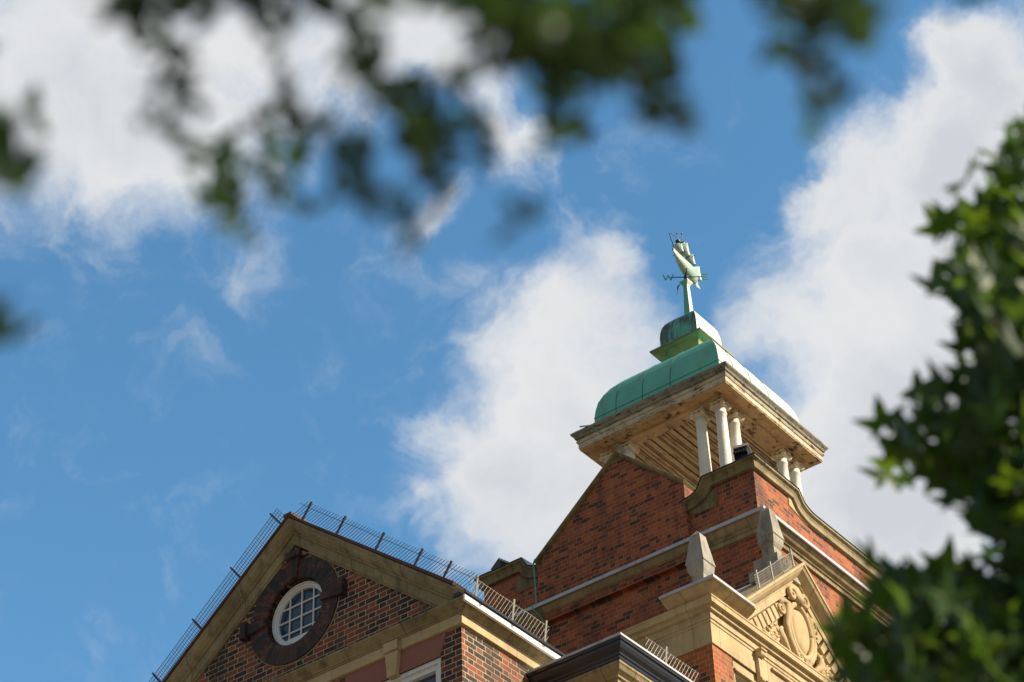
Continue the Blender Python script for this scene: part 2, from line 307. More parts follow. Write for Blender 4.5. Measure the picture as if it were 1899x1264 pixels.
# ------------------------------------------------------------------ mesh helpers
class MB:
    def __init__(s): s.v = []; s.f = []; s.mi = []
    def add(s, vs, fs, mi=0):
        o = len(s.v); s.v += [tuple(p) for p in vs]; s.f += [tuple(i + o for i in f) for f in fs]; s.mi += [mi] * len(fs); return s
    def box(s, x0, x1, y0, y1, z0, z1, mi=0):
        v = [(x, y, z) for x in (x0, x1) for y in (y0, y1) for z in (z0, z1)]
        return s.add(v, [(0, 1, 3, 2), (4, 6, 7, 5), (0, 4, 5, 1), (2, 3, 7, 6), (0, 2, 6, 4), (1, 5, 7, 3)], mi)
    def bar(s, a, b, w, h=None, up=(0, 0, 1), mi=0):
        a = Vector(a); b = Vector(b); h = h or w; d = (b - a)
        if d.length < 1e-6: return s
        d.normalize(); u = Vector(up)
        if abs(d.dot(u)) > .98: u = Vector((1, 0, 0))
        x = d.cross(u).normalized(); y = x.cross(d)
        v = []
        for p in (a, b):
            for i, j in ((-1, -1), (1, -1), (1, 1), (-1, 1)): v.append(p + x * i * w / 2 + y * j * h / 2)
        return s.add(v, [(0, 3, 2, 1), (4, 5, 6, 7), (0, 1, 5, 4), (1, 2, 6, 5), (2, 3, 7, 6), (3, 0, 4, 7)], mi)
    def tube(s, pts, r, n=8, mi=0, cap=True):
        pts = [Vector(p) for p in pts]; rs = r if isinstance(r, (list, tuple)) else [r] * len(pts)
        o = len(s.v); ref = None; rings = []
        for i, p in enumerate(pts):
            d = (pts[min(i + 1, len(pts) - 1)] - pts[max(i - 1, 0)])
            d = d.normalized() if d.length > 1e-9 else Vector((0, 0, 1))
            if ref is None: ref = Vector((1, 0, 0)) if abs(d.x) < .9 else Vector((0, 1, 0))
            x = (ref - d * ref.dot(d)).normalized(); y = d.cross(x); ref = x
            rings.append([p + (x * math.cos(2 * math.pi * k / n) + y * math.sin(2 * math.pi * k / n)) * rs[i] for k in range(n)])
        v = [q for r_ in rings for q in r_]; f = []
        for i in range(len(pts) - 1):
            for k in range(n):
                a = i * n + k; b = i * n + (k + 1) % n; f.append((a, b, b + n, a + n))
        if cap: f.append(tuple(range(n))[::-1]); f.append(tuple((len(pts) - 1) * n + k for k in range(n)))
        return s.add(v, f, mi)
    def lathe(s, c, prof, n=20, mi=0):
        c = Vector(c); v = []; f = []
        for r, z in prof:
            for k in range(n): v.append(c + Vector((r * math.cos(2 * math.pi * k / n), r * math.sin(2 * math.pi * k / n), z)))
        for i in range(len(prof) - 1):
            for k in range(n):
                a = i * n + k; b = i * n + (k + 1) % n; f.append((a, b, b + n, a + n))
        f.append(tuple(range(n))[::-1]); f.append(tuple((len(prof) - 1) * n + k for k in range(n)))
        return s.add(v, f, mi)
    def sqlathe(s, c, prof, mi=0):
        """square plan profile (half-width, z)"""
        c = Vector(c); v = []; f = []
        for h, z in prof:
            for sx, sy in ((1, -1), (1, 1), (-1, 1), (-1, -1)): v.append(c + Vector((sx * h, sy * h, z)))
        for i in range(len(prof) - 1):
            for k in range(4):
                a = i * 4 + k; b = i * 4 + (k + 1) % 4; f.append((a, b, b + 4, a + 4))
        f.append((0, 3, 2, 1)); m = (len(prof) - 1) * 4; f.append((m, m + 1, m + 2, m + 3))
        return s.add(v, f, mi)
    def prism(s, poly, axis, lo, hi, mi=0):
        """extrude 2D polygon; axis 'y': poly in (x,z); axis 'x': poly in (y,z); axis 'z': poly (x,y)"""
        def P(a, b, t): return (a, t, b) if axis == 'y' else ((t, a, b) if axis == 'x' else (a, b, t))
        n = len(poly); v = [P(a, b, lo) for a, b in poly] + [P(a, b, hi) for a, b in poly]
        f = [tuple(range(n)), tuple(range(2 * n - 1, n - 1, -1))] + [(i, (i + 1) % n, (i + 1) % n + n, i + n) for i in range(n)]
        return s.add(v, f, mi)
    def sweep(s, path, O, prof, mode='h', closed=False, mi=0, caps=True):
        """sweep closed profile [(o,h)...] along path. mode 'h': horizontal run, o = outward (mitred in plan), h = up.
        mode 'v': run lying in a vertical plane whose outward normal is O; h = in-plane normal (mitred), o along O."""
        P = [Vector(p) for p in path]; n = len(P); m = len(prof); V = []
        for i in range(n):
            ds = []
            if closed or i > 0: ds.append((P[i] - P[i - 1]).normalized())
            if closed or i < n - 1: ds.append((P[(i + 1) % n] - P[i]).normalized())
            if mode == 'h':
                ns = [Vector((d.y, -d.x, 0)) * O for d in ds]
            else:
                Ov = Vector(O); ns = [Ov.cross(d).normalized() for d in ds]
                ns = [q if q.z > 0 or (abs(q.z) < 1e-6) else -q for q in ns]
            if len(ns) == 2: nn = (ns[0] + ns[1]) / max(1e-3, 1 + ns[0].dot(ns[1]))
            else: nn = ns[0]
            for o, h in prof:
                V.append(P[i] + (nn * o + Vector((0, 0, h)) if mode == 'h' else Vector(O) * o + nn * h))
        F = []
        for i in range(n if closed else n - 1):
            j = (i + 1) % n
            for k in range(m):
                l = (k + 1) % m; F.append((i * m + k, i * m + l, j * m + l, j * m + k))
        if not closed and caps: F.append(tuple(range(m))); F.append(tuple((n - 1) * m + k for k in range(m))[::-1])
        return s.add(V, F, mi)
    def build(s, name, mat, parent=None, smooth=False, bevel=0, loc=None):
        me = bpy.data.meshes.new(name); me.from_pydata(s.v, [], s.f)
        for m_ in (mat if isinstance(mat, (list, tuple)) else [mat]): me.materials.append(m_)
        for p, i in zip(me.polygons, s.mi): p.material_index = i; p.use_smooth = smooth
        bm = bmesh.new(); bm.from_mesh(me); bmesh.ops.recalc_face_normals(bm, faces=bm.faces); bm.to_mesh(me); bm.free()
        o = bpy.data.objects.new(name, me); COL.objects.link(o)
        if bevel:
            b = o.modifiers.new('bevel', 'BEVEL'); b.width = bevel; b.segments = 2; b.limit_method = 'ANGLE'; b.angle_limit = rad(35)
        if parent is not None:
            o.parent = parent; o.matrix_parent_inverse = Matrix.Translation(-Vector(parent['org']))
        return o
def thing(name, label, cat, loc, group=None):
    o = bpy.data.objects.new(name, None); COL.objects.link(o); o.location = loc; o.empty_display_size = .3
    o['org'] = tuple(float(x) for x in loc); o['label'] = label; o['category'] = cat
    if group: o['group'] = group
    return o
def sub(o):      # lets a mesh part carry sub-parts
    o['org'] = (0., 0., 0.); return o
def subpart(o, parent):
    o.parent = parent; o.matrix_parent_inverse = Matrix.Identity(4); 
    return o
def tag(o, label, cat, group=None):
    o['label'] = label; o['category'] = cat
    if group: o['group'] = group
    return o
def arc(cx, cy, r, a0, a1, n=10):
    return [(cx + r * math.cos(rad(a0 + (a1 - a0) * i / n)), cy + r * math.sin(rad(a0 + (a1 - a0) * i / n))) for i in range(n + 1)]

def cyma(p, h, p0=0.0, fas=.045):
    """closed moulding profile: fillet on top, S curve down to p0 ; top at 0, bottom -h"""
    pts = [(-.1, 0), (p, 0), (p, -fas)]
    n = 10
    for i in range(n + 1):
        t = i / n; z = -fas - (h - fas) * t
        o = p0 + (p - p0 - .02) * (0.5 + 0.5 * math.cos(math.pi * t)) ** 1.15
        pts.append((o, z))
    pts.append((-.1, -h)); return pts

# ------------------------------------------------------------------ ground
b = MB(); b.add([(-900, -900, 0), (900, -900, 0), (900, 900, 0), (-900, 900, 0)], [(0, 1, 2, 3)])
o = b.build('ground', M_ground); o['kind'] = 'structure'

# ================================================================== PEDIMENT WING
WX, WY, WC = -15.14, 19.25, -17.81; WL = 2 * WC - WX
wing = thing('brick_wing', 'dark burnt-brick wing with stone pediment and round gable window', 'building', (WC, WY, 0))
RS = .80                                     # rake slope
ZF, ZC = 16.80, 16.94                        # frieze top, cornice top
APZ = 19.27                                  # outer apex
def wall_with_holes(mb, x0, x1, z0, z1, y, holes):
    """front wall at plane y with rectangular holes [(xa,xb,za,zb)], 30 cm thick reveals"""
    xs = sorted(set([x0, x1] + [h[0] for h in holes] + [h[1] for h in holes])); zs = sorted(set([z0, z1] + [h[2] for h in holes] + [h[3] for h in holes]))
    for i in range(len(xs) - 1):
        for j in range(len(zs) - 1):
            cx, cz = (xs[i] + xs[i + 1]) / 2, (zs[j] + zs[j + 1]) / 2
            if any(h[0] < cx < h[1] and h[2] < cz < h[3] for h in holes): continue
            mb.add([(xs[i], y, zs[j]), (xs[i + 1], y, zs[j]), (xs[i + 1], y, zs[j + 1]), (xs[i], y, zs[j + 1])], [(0, 1, 2, 3)])
    for (a, b_, c_, d_) in holes:
        mb.add([(a, y, c_), (b_, y, c_), (b_, y, d_), (a, y, d_), (a, y + .16, c_), (b_, y + .16, c_), (b_, y + .16, d_), (a, y + .16, d_)], [(0, 1, 5, 4), (1, 2, 6, 5), (2, 3, 7, 6), (3, 0, 4, 7)])
WWIN = [WC + 1.65, WC, WC - 1.65]
mb = MB()
holes = []
for zt in (16.36, 12.6, 8.8, 5.0):
    for c in WWIN: holes.append((c - .70, c + .70, zt - 2.2, zt))
wall_with_holes(mb, WL, WX, 0, 16.70, WY, holes)
mb.add([(WX, WY, 0), (WX, 30, 0), (WX, 30, 16.70), (WX, WY, 16.70)], [(0, 1, 2, 3)])
mb.add([(WL, WY, 0), (WL, 30, 0), (WL, 30, 16.70), (WL, WY, 16.70)], [(0, 3, 2, 1)])
# tympanum with round opening (ring of quads to the outline)
def tri_outline(t):
    # ray from the window centre to the tympanum outline
    c_, s_ = math.cos(t), math.sin(t); best = 1e9
    zt = APZ - .04
    for (nx, nz, dd_) in ((0, -1, -(16.70)), (1, 0, WX - .001), (-1, 0, -(WL + .001)), (RS, 1, zt + RS * WC), (-RS, 1, zt - RS * WC)):
        den_ = nx * c_ + nz * s_
        if den_ > 1e-6:
            k = (dd_ - nx * WC - nz * 17.93) / den_; best = min(best, k)
    return best
seg = 144; v = []; f = []
for i in range(seg):
    t = 2 * math.pi * i / seg; R0 = .47; R1 = tri_outline(t)
    v.append((WC + R0 * math.cos(t), WY, 17.93 + R0 * math.sin(t))); v.append((WC + R1 * math.cos(t), WY, 17.93 + R1 * math.sin(t)))
    v.append((WC + R0 * math.cos(t), WY + .2, 17.93 + R0 * math.sin(t)))
for i in range(seg):
    j = (i + 1) % seg; f += [(3 * i, 3 * j, 3 * j + 1, 3 * i + 1), (3 * i, 3 * i + 2, 3 * j + 2, 3 * j)]
mb.add(v, f); mb.build('wall', M_brickW, wing)
# frieze / architrave band round the corner
mb = MB(); path = [(WL, WY, ZF), (WX, WY, ZF), (WX, 22.4, ZF)]
mb.sweep(path, 1, [(-.1, 0), (.045, 0), (.045, -.135), (.03, -.14), (-.1, -.14)])
mb.build('frieze', M_stoneL, wing)
# horizontal cornice (front and return)
mb = MB(); pc = [(p[0], p[1], ZC) for p in path]
mb.sweep(pc, 1, [(-.1, -.002), (.165, -.002), (.165, -.03), (.155, -.035), (.145, -.05), (.115, -.075), (.085, -.10), (.08, -.118), (.065, -.12), (.06, -.139), (-.1, -.139)])
mb.build('cornice', M_stone, wing)
mb = MB(); mb.sweep([(WX, WY - .17, ZC), (WX, 22.4, ZC)], 1, [(.168, .002), (.19, .0), (.195, -.012), (.192, -.075), (.17, -.088), (.168, -.05)])
mb.build('fascia', M_leadW, wing)
mb = MB(); mb.sweep([(WX, WY - .175, ZC), (WX, 22.4, ZC)], 1, [(.02, .004), (.2, .004), (.215, .012), (.21, .05), (.03, .06)])
for i in range(5):
    y = WY + .12 + i * .62; mb.tube([(WX + .2, y - .02, ZC - .0), (WX + .215, y, ZC - .03), (WX + .2, y + .02, ZC - .0)], .008, 6)
mb.build('gutter', M_black, wing)
# raking cornices
mb = MB(); ze = ZC + .03
xr = WC + (APZ - ze) / RS; xl = WC - (APZ - ze) / RS
mb.sweep([(xl, WY, ze), (WC, WY, APZ), (xr, WY, ze)], (0, -1, 0),
         [(-.12, 0), (.18, 0), (.18, -.035), (.17, -.045), (.155, -.08), (.115, -.12), (.085, -.135), (.08, -.155), (.055, -.16), (.05, -.27), (.03, -.28), (.03, -.30), (-.12, -.30)], 'v')
mb.build('raking_cornice', M_stone, wing)
mb = MB()
mb.prism([(WC - .26, 18.72), (WC + .26, 18.72), (WC, 18.93)], 'y', WY - .03, WY + .05)
mb.build('apex_stone', M_stone, wing)
# roof
mb = MB(); t_ = .035
for sg in (-1, 1):
    x1 = WC + sg * ((APZ - ze) / RS - (.17 if sg > 0 else 0)); zr_ = APZ - RS * abs(x1 - WC)
    mb.add([(WC, WY - .2, APZ + .012), (x1, WY - .2, zr_ + .012), (x1, 30, zr_ + .012), (WC, 30, APZ + .012),
            (WC, WY - .2, APZ + .012 + t_), (x1 + sg * .02, WY - .2, zr_ + .012 + t_), (x1 + sg * .02, 30, zr_ + .012 + t_), (WC, 30, APZ + .012 + t_)],
           [(0, 1, 5, 4), (4, 5, 6, 7), (0, 3, 2, 1), (1, 2, 6, 5)])
rfw = mb.build('roof', M_tile, wing)
mb = MB()
for i in range(7): mb.box(WC - .07, WC + .07, WY - .21 + i * .5, WY + .27 + i * .5, APZ + .012, APZ + .06)
mb.build('ridge_tile', [M_tile, M_tileO], wing, bevel=.01)
# oval window surround
mb = MB(); v = []; f = []; yo, yi = WY - .03, WY + .14
RO, RI = .74, .47
for i in range(seg):
    t = 2 * math.pi * i / seg; c_, s_ = math.cos(t), math.sin(t)
    for (r_, y_) in ((RO, WY + .03), (RO, yo), (RI + .015, yo), (RI, yo + .015), (RI, yi)): v.append((WC + r_ * c_, y_, 17.93 + r_ * s_))
for i in range(seg):
    j = (i + 1) % seg
    for k in range(4): f.append((5 * i + k, 5 * j + k, 5 * j + k + 1, 5 * i + k + 1))
mb.add(v, f); mb.build('window_surround', M_voussoir, wing)
mb = MB(); v = []; f = []      # pointing line round the ring
mb.tube([(WC + (RO + .006) * math.cos(2 * math.pi * i / 96), WY - .002, 17.93 + (RO + .006) * math.sin(2 * math.pi * i / 96)) for i in range(97)], .0075, 6, cap=False)
M_point = plain('mortar', (.42, .34, .24), .9, .3, 20, bump=0); mb.build('pointing', M_point, wing)
def keyblock(ang):
    m = MB(); c_, s_ = math.cos(rad(ang)), math.sin(rad(ang)); r_ = Vector((c_, 0, s_)); t2 = Vector((-s_, 0, c_)); Cc = Vector((WC, 0, 17.93))
    for (ra, rb, wa, wb, y0) in ((RI - .0, RO + .03, .055, .085, WY - .065), (RO + .03, RO + .13, .12, .12, WY - .10)):
        v = []
        for y_ in (y0, WY + .05):
            for (rr, ww) in ((ra, -wa), (ra, wa), (rb, wb), (rb, -wb)): p = Cc + r_ * rr + t2 * ww; v.append((p.x, y_, p.z))
        m.add(v, [(0, 1, 2, 3), (7, 6, 5, 4), (0, 4, 5, 1), (1, 5, 6, 2), (2, 6, 7, 3), (3, 7, 4, 0)])
    return m.build('keystone', M_voussoir, wing, bevel=.008)
for a_ in (0, 90, 180): keyblock(a_)
# window itself
mb = MB(); v = []; f = []
for i in range(seg):
    t = 2 * math.pi * i / seg; c_, s_ = math.cos(t), math.sin(t)
    for (r_, y_) in ((.48, WY + .10), (.445, WY + .06), (.43, WY + .06), (.425, WY + .085), (.41, WY + .09), (.405, WY + .11), (.39, WY + .115), (.385, WY + .15)): v.append((WC + r_ * c_, y_, 17.93 + r_ * s_))
for i in range(seg):
    j = (i + 1) % seg
    for k in range(7): f.append((8 * i + k, 8 * j + k, 8 * j + k + 1, 8 * i + k + 1))
mb.add(v, f)
rw = sub(mb.build('round_window', M_frame, wing, smooth=False))
mb = MB()
for q in (-.2, 0, .2):
    hl = math.sqrt(.39 ** 2 - q * q)
    mb.box(WC + q - .008, WC + q + .008, WY + .118, WY + .138, 17.93 - hl, 17.93 + hl)
    mb.box(WC - hl, WC + hl, WY + .120, WY + .14, 17.93 + q * .95 - .008, 17.93 + q * .95 + .008)
mb.prism([(WC + .388 * math.cos(rad(a_)), 17.93 + .388 * math.sin(rad(a_))) for a_ in range(-132, -47, 6)], 'y', WY + .112, WY + .14)
gb = mb.build('glazing_bar', M_frame)
gb.parent = rw
mb = MB(); mb.add([(WC + .39 * math.cos(2 * math.pi * i / 48), WY + .145, 17.93 + .39 * math.sin(2 * math.pi * i / 48)) for i in range(48)], [tuple(range(48))])
gp = mb.build('pane', M_glass); gp.parent = rw
# windows under the cornice: keystones, pink lintels
for c in WWIN:
    mb = MB(); mb.prism([(c - .80, 16.66), (c - .09, 16.66), (c - .075, 16.36), (c - .70, 16.36)], 'y', WY - .012, WY + .03)
    mb.prism([(c + .80, 16.66), (c + .09, 16.66), (c + .075, 16.36), (c + .70, 16.36)], 'y', WY - .012, WY + .03)
    mb.build('lintel', M_pink, wing)
    mb = MB(); mb.prism([(c - .10, 16.658), (c + .10, 16.658), (c + .07, 16.33), (c - .07, 16.33)], 'y', WY - .075, WY + .02)
    mb.box(c - .11, c + .11, WY - .10, WY + .02, 16.665, 16.795)
    mb.build('keystone', M_stoneL, wing, bevel=.006)
    for zt in (16.36, 12.6, 8.8, 5.0):
        mb = MB(); y0 = WY + .03
        def fr(x0, x1, z0, z1, ya, yb_): mb.box(x0, x1, ya, yb_, z0, z1)
        mb.sweep([(c - .70, y0, zt - 2.2), (c - .70, y0, zt), (c + .70, y0, zt), (c + .70, y0, zt - 2.2)], (0, -1, 0), [(0, 0), (.03, 0), (.02, -.03), (.02, -.05), (.0, -.055), (0, -.10), (-.05, -.11), (-.05, 0)], 'v') if False else None
        fr(c - .70, c + .70, zt - .055, zt, y0 - .015, y0 + .1); fr(c - .70, c - .645, zt - 2.2, zt - .055, y0 - .015, y0 + .1); fr(c + .645, c + .70, zt - 2.2, zt - .055, y0 - .015, y0 + .1)
        fr(c - .645, c + .645, zt - .12, zt - .055, y0 + .02, y0 + .1); fr(c - .645, c - .585, zt - 2.2, zt - .12, y0 + .02, y0 + .1); fr(c + .585, c + .645, zt - 2.2, zt - .12, y0 + .02, y0 + .1)
        fr(c - .585, c + .585, zt - 1.15, zt - 1.08, y0 + .03, y0 + .1); fr(c - .585, c + .585, zt - 2.2, zt - 2.12, y0 + .03, y0 + .1)
        wo = sub(mb.build('window', M_frame, wing))
        mb = MB()
        for q in (-.195, .195): mb.box(c + q - .012, c + q + .012, y0 + .05, y0 + .08, zt - 2.12, zt - .12)
        for q in (.5, .85, 1.5, 1.8): mb.box(c - .585, c + .585, y0 + .052, y0 + .082, zt - q - .012, zt - q + .012)
        mb.build('glazing_bar', M_frame).parent = wo
        mb = MB(); mb.add([(c - .6, y0 + .085, zt - 2.15), (c + .6, y0 + .085, zt - 2.15), (c + .6, y0 + .085, zt - .1), (c - .6, y0 + .085, zt - .1)], [(0, 1, 2, 3)])
        mb.build('pane', M_glass).parent = wo

# ================================================================== CORNER BLOCK
BX, BY, BH = -14.03, 24.60, 2.435; BCX = BX - BH; BL = BX - 2 * BH; BCY = 27.25; BYB = BY + 5.3
block = thing('corner_block', 'red brick block with coped corner parapets, central gable and lead-capped belt course', 'building', (BCX, BCY, 0))
ZH, ZL, ZB = 21.47, 21.22, 20.47
mb = MB()
mb.box(BL, BX, BY, BYB, 0, 21.0)
mb.build('wall', M_brickB, block)
# parapet walls with swoops (outline from a path of the coping top)
def swoop_path_front():     # (x,z) from left corner to gable foot, concave quarter
    pts = [(BL, ZH), (BL + .86, ZH)] + [(BL + .86 + .30 * math.sin(rad(a)), ZH - .30 * (1 - math.cos(rad(a)))) for a in ()]
    return pts
cop = [(-.30, 0), (.10, 0), (.10, -.03), (.07, -.045), (.045, -.09), (.05, -.10), (.05, -.165), (-.30, -.165)]
def concave(x0, z0, x1, z1, n=10):
    """hollow quarter: leaves (x0,z0) steeply, arrives flat at (x1,z1)"""
    return [(x0 + (x1 - x0) * (1 - math.cos(math.pi / 2 * i / n)), z0 + (z1 - z0) * math.sin(math.pi / 2 * i / n)) for i in range(n // 2, n + 1)]
fl = [(BL, ZH), (BL + .80, ZH)] + concave(BL + .80, ZH, BL + 1.16, ZL)
fr_ = [(2 * BCX - x, z) for x, z in fl][::-1]
sd = [(BY, ZH), (BY + 1.07, ZH)] + concave(BY + 1.07, ZH, BY + 1.5, ZL, 12)
sdl = sd + [(2 * BCY - y, z) for y, z in sd][::-1]
mb = MB()
mb.prism([(x, z - .16) for x, z in fl] + [(fl[-1][0], 20.998), (BL, 20.998)], 'y', BY + .002, BY + .28)
mb.prism([(x, z - .16) for x, z in fr_] + [(BX - .002, 20.998), (fr_[0][0], 20.998)], 'y', BY + .002, BY + .28)
mb.prism([(BY + .004, ZH - .16)] + [(y, z - .16) for y, z in sdl[1:-1]] + [(BYB - .004, ZH - .16), (BYB - .004, 20.998), (BY + .004, 20.998)], 'x', BX - .28, BX - .001)
mb.prism([(BY + .004, ZH - .16)] + [(y, z - .16) for y, z in sdl[1:-1]] + [(BYB - .004, ZH - .16), (BYB - .004, 20.998), (BY + .004, 20.998)], 'x', BL + .001, BL + .28)
mb.prism([(BL + .001, 20.998), (BX - .001, 20.998), (BX - .001, ZL - .22), (BL + .001, ZL - .22)], 'y', BYB - .28, BYB - .002)
mb.build('parapet', M_brickB, block)
# coping: front pieces and side run, mitred at the corner by a corner block
mb = MB()
for pa_, ou_ in (([(x, BY, z) for x, z in fl], (0, -1, 0)), ([(x, BY, z) for x, z in fr_], (0, -1, 0)), ([(BX, y, z - .001) for y, z in sdl], (1, 0, 0)), ([(BL, y, z - .001) for y, z in sdl], (-1, 0, 0))):
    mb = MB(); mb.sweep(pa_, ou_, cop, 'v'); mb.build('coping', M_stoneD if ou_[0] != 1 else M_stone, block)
for sx, xx in ((1, BX), (-1, BL)):      # corner stones
    mb = MB(); xs_ = sorted((xx - sx * .2, xx + sx * .103)); mb.box(xs_[0], xs_[1], BY - .103, BY + .2, ZH - .027, ZH + .002)
    xs_ = sorted((xx - sx * .2, xx + sx * .055)); mb.box(xs_[0], xs_[1], BY - .055, BY + .2, ZH - .169, ZH - .027)
    xs_ = sorted((xx - sx * .2, xx + sx * .113)); mb.box(xs_[0], xs_[1], BY - .113, BY + .2, ZH + .003, ZH + .018, 1)
    mb.build('corner_stone', [M_stoneD, M_black], block)
cap = [(-.31, .004), (.108, .004), (.112, .014), (-.31, .03)]
for pa_, ou_ in (([(x, BY, z) for x, z in fl], (0, -1, 0)), ([(x, BY, z) for x, z in fr_], (0, -1, 0)), ([(BX, y, z + .001) for y, z in sdl], (1, 0, 0)), ([(BL, y, z + .001) for y, z in sdl], (-1, 0, 0))):
    mb = MB(); mb.sweep(pa_, ou_, cap, 'v'); mb.build('capping', M_black, block)
# scroll stones below the swoops
for (x0, x1) in ((BL + .62, BL + 1.16), (BX - .62, BX - 1.16)):
    mb = MB(); mb.prism([(x0, ZH - .22), (x0, ZL - .26)] + [(x0 + (x1 - x0) * .6, ZL - .26), (x1, ZL - .20)] + [(x1, ZL - .16)], 'y', BY - .012, BY + .02)
    mb.build('scroll_stone', M_stoneD, block)
mb = MB()
mb.prism([(BY + .90, ZH - .155), (BY + .90, ZH - .32), (BY + 1.36, ZL - .19), (BY + 1.36, ZL - .14), (BY + 1.1, ZH - .155)], 'x', BX - .02, BX + .012)
mb.build('scroll_stone', M_stoneL, block)
# gable
GX0, GX1, GZL, GZR, GAX, GA = -17.82, -15.15, 21.27, 21.52, -16.27, 22.56
gm = MB(); gy = BY - .09
gm.prism([(GX0, 20.2), (GX1, 20.2), (GX1, GZR - .02), (GAX, GA - .03), (GX0, GZL - .02)], 'y', gy, gy + .40)
gw = gm.build('gable', M_brickB, block)
mb = MB()
mb.sweep([(GX0 - .03, gy, GZL), (GAX, gy, GA), (GX1 + .03, gy, GZR)], (0, -1, 0), [(-.45, .02), (.05, .02), (.05, -.025), (.02, -.045), (.0, -.05), (-.45, -.05)], 'v')
mb.prism([(GAX - .13, GA - .16), (GAX + .13, GA - .16), (GAX, GA - .04)], 'y', gy - .012, gy + .05)
mb.build('gable_coping', M_stoneD, block, bevel=.006)
# belt course
mb = MB(); pth = [(BL, BYB, ZB), (BL, BY, ZB), (BX, BY, ZB), (BX, BYB, ZB)]
belt = [(-.05, 0), (.19, 0), (.19, -.03), (.18, -.04), (.165, -.07), (.12, -.13), (.075, -.155), (.07, -.175), (.045, -.18), (.04, -.245), (-.05, -.245)]
mb.sweep(pth, 1, belt); mb.build('belt_course', M_stone, block)
mb = MB(); mb.sweep([(p[0], p[1], ZB) for p in pth], 1, [(.0, .10), (.012, .10), (.02, .045), (.195, .012), (.215, .008), (.217, -.048), (.197, -.052), (.192, .0), (.0, .0)])
mb.build('lead_flashing', M_lead, block)
# openings high in the sunlit wall
for (yy, zz) in ((28.0, 19.35), (28.9, 19.35)):
    mb = MB(); mb.prism([(yy - .13, zz - .9), (yy + .13, zz - .9)] + arc(yy, zz, .13, 0, 180, 8), 'x', BX - .1, BX + .004)
    mb.build('louvre', M_black, block)
    mb = MB(); mb.sweep([(BX, p[0], p[1]) for p in arc(yy, zz, .26, 180, 0, 14)], (1, 0, 0), [(0, 0), (.012, 0), (.012, -.10), (0, -.10)], 'v'); mb.build('arch', M_brickBay, block)
mb = MB(); mb.box(BL + .28, BX - .28, BY + .28, BYB - .28, 21.15, 21.2); mb.build('roof', M_roofing, block)
mb = MB(); mb.tube([(GX0 - .02, gy - .02, 21.34), (GX0 - .05, gy - .03, 21.26), (GX0 - .04, gy - .02, 20.95), (GX0 - .03, gy - .02, 20.57), (GX0 - .03, BY - .215, 20.48), (GX0 - .02, BY - .21, 20.42), (GX0 + .06, BY - .1, 20.27), (GX0 + .07, BY - .02, 19.9)], .013, 6)
mb.build('lightning_tape', M_cable, block)

# ---- front bay with pediment (projects on the sunlit side)
QX, QY = -13.58, 22.30; QC = 24.42; QE = 2 * QC - QY
bay = thing('pedimented_bay', 'pale stone and orange brick bay with carved cartouche pediment on the sunlit side', 'building', (QX - 1, QC, 0))
mb = MB()
QWZ = 17.06
def wallx(mb, y0, y1, z0, z1, x, holes, depth=.16):
    ys = sorted(set([y0, y1] + [h[0] for h in holes] + [h[1] for h in holes])); zs = sorted(set([z0, z1] + [h[2] for h in holes] + [h[3] for h in holes]))
    for i in range(len(ys) - 1):
        for j in range(len(zs) - 1):
            cy, cz = (ys[i] + ys[i + 1]) / 2, (zs[j] + zs[j + 1]) / 2
            if any(h[0] < cy < h[1] and h[2] < cz < h[3] for h in holes): continue
            mb.add([(x, ys[i], zs[j]), (x, ys[i + 1], zs[j]), (x, ys[i + 1], zs[j + 1]), (x, ys[i], zs[j + 1])], [(0, 1, 2, 3)])
    for (a, b_, c_, d_) in holes:
        mb.add([(x, a, c_), (x, b_, c_), (x, b_, d_), (x, a, d_), (x - depth, a, c_), (x - depth, b_, c_), (x - depth, b_, d_), (x - depth, a, d_)], [(0, 1, 5, 4), (1, 2, 6, 5), (2, 3, 7, 6), (3, 0, 4, 7)])
qh = [(QY + .46, QE - .46, z - 2.4, z) for z in (17.2, 13.3, 9.4, 5.2)]
wallx(mb, QY, QE, 0, 17.2, QX, qh, .35)
mb.add([(QX, QY, 0), (-15.1, QY, 0), (-15.1, QY, 17.2), (QX, QY, 17.2)], [(0, 3, 2, 1)])
mb.add([(QX, QE, 0), (-15.1, QE, 0), (-15.1, QE, 17.2), (QX, QE, 17.2)], [(0, 1, 2, 3)])
mb.build('wall', M_brickBay, bay)
# stone surround and transom inside the big opening
mb = MB()
wallx(mb, QY + .46, QE - .46, 14.8, 17.2, QX - .012, [(QY + .50 + i * 1.12, QY + 1.50 + i * 1.12, 14.8, 17.0) for i in range(3)], .12)
mb.box(QX - .1, QX + .03, QY + .46, QE - .46, 17.02, 17.05)
mb.build('window_surround', M_stoneL, bay)
for i in range(3):
    y0 = QY + .50 + i * 1.12; y1 = y0 + 1.0
    mb = MB(); x0 = QX - .11
    mb.box(x0 - .05, x0 + .01, y0, y1, 16.90, 17.0); mb.box(x0 - .05, x0 + .01, y0, y0 + .07, 14.8, 16.9); mb.box(x0 - .05, x0 + .01, y1 - .07, y1, 14.8, 16.9); mb.box(x0 - .045, x0 + .005, y0 + .07, y1 - .07, 15.9, 15.96)
    wo = sub(mb.build('window', M_white, bay))
    mb = MB(); mb.add([(x0 - .03, y0 + .05, 14.8), (x0 - .03, y1 - .05, 14.8), (x0 - .03, y1 - .05, 16.92), (x0 - .03, y0 + .05, 16.92)], [(0, 1, 2, 3)]); mb.build('pane', M_glass).parent = wo
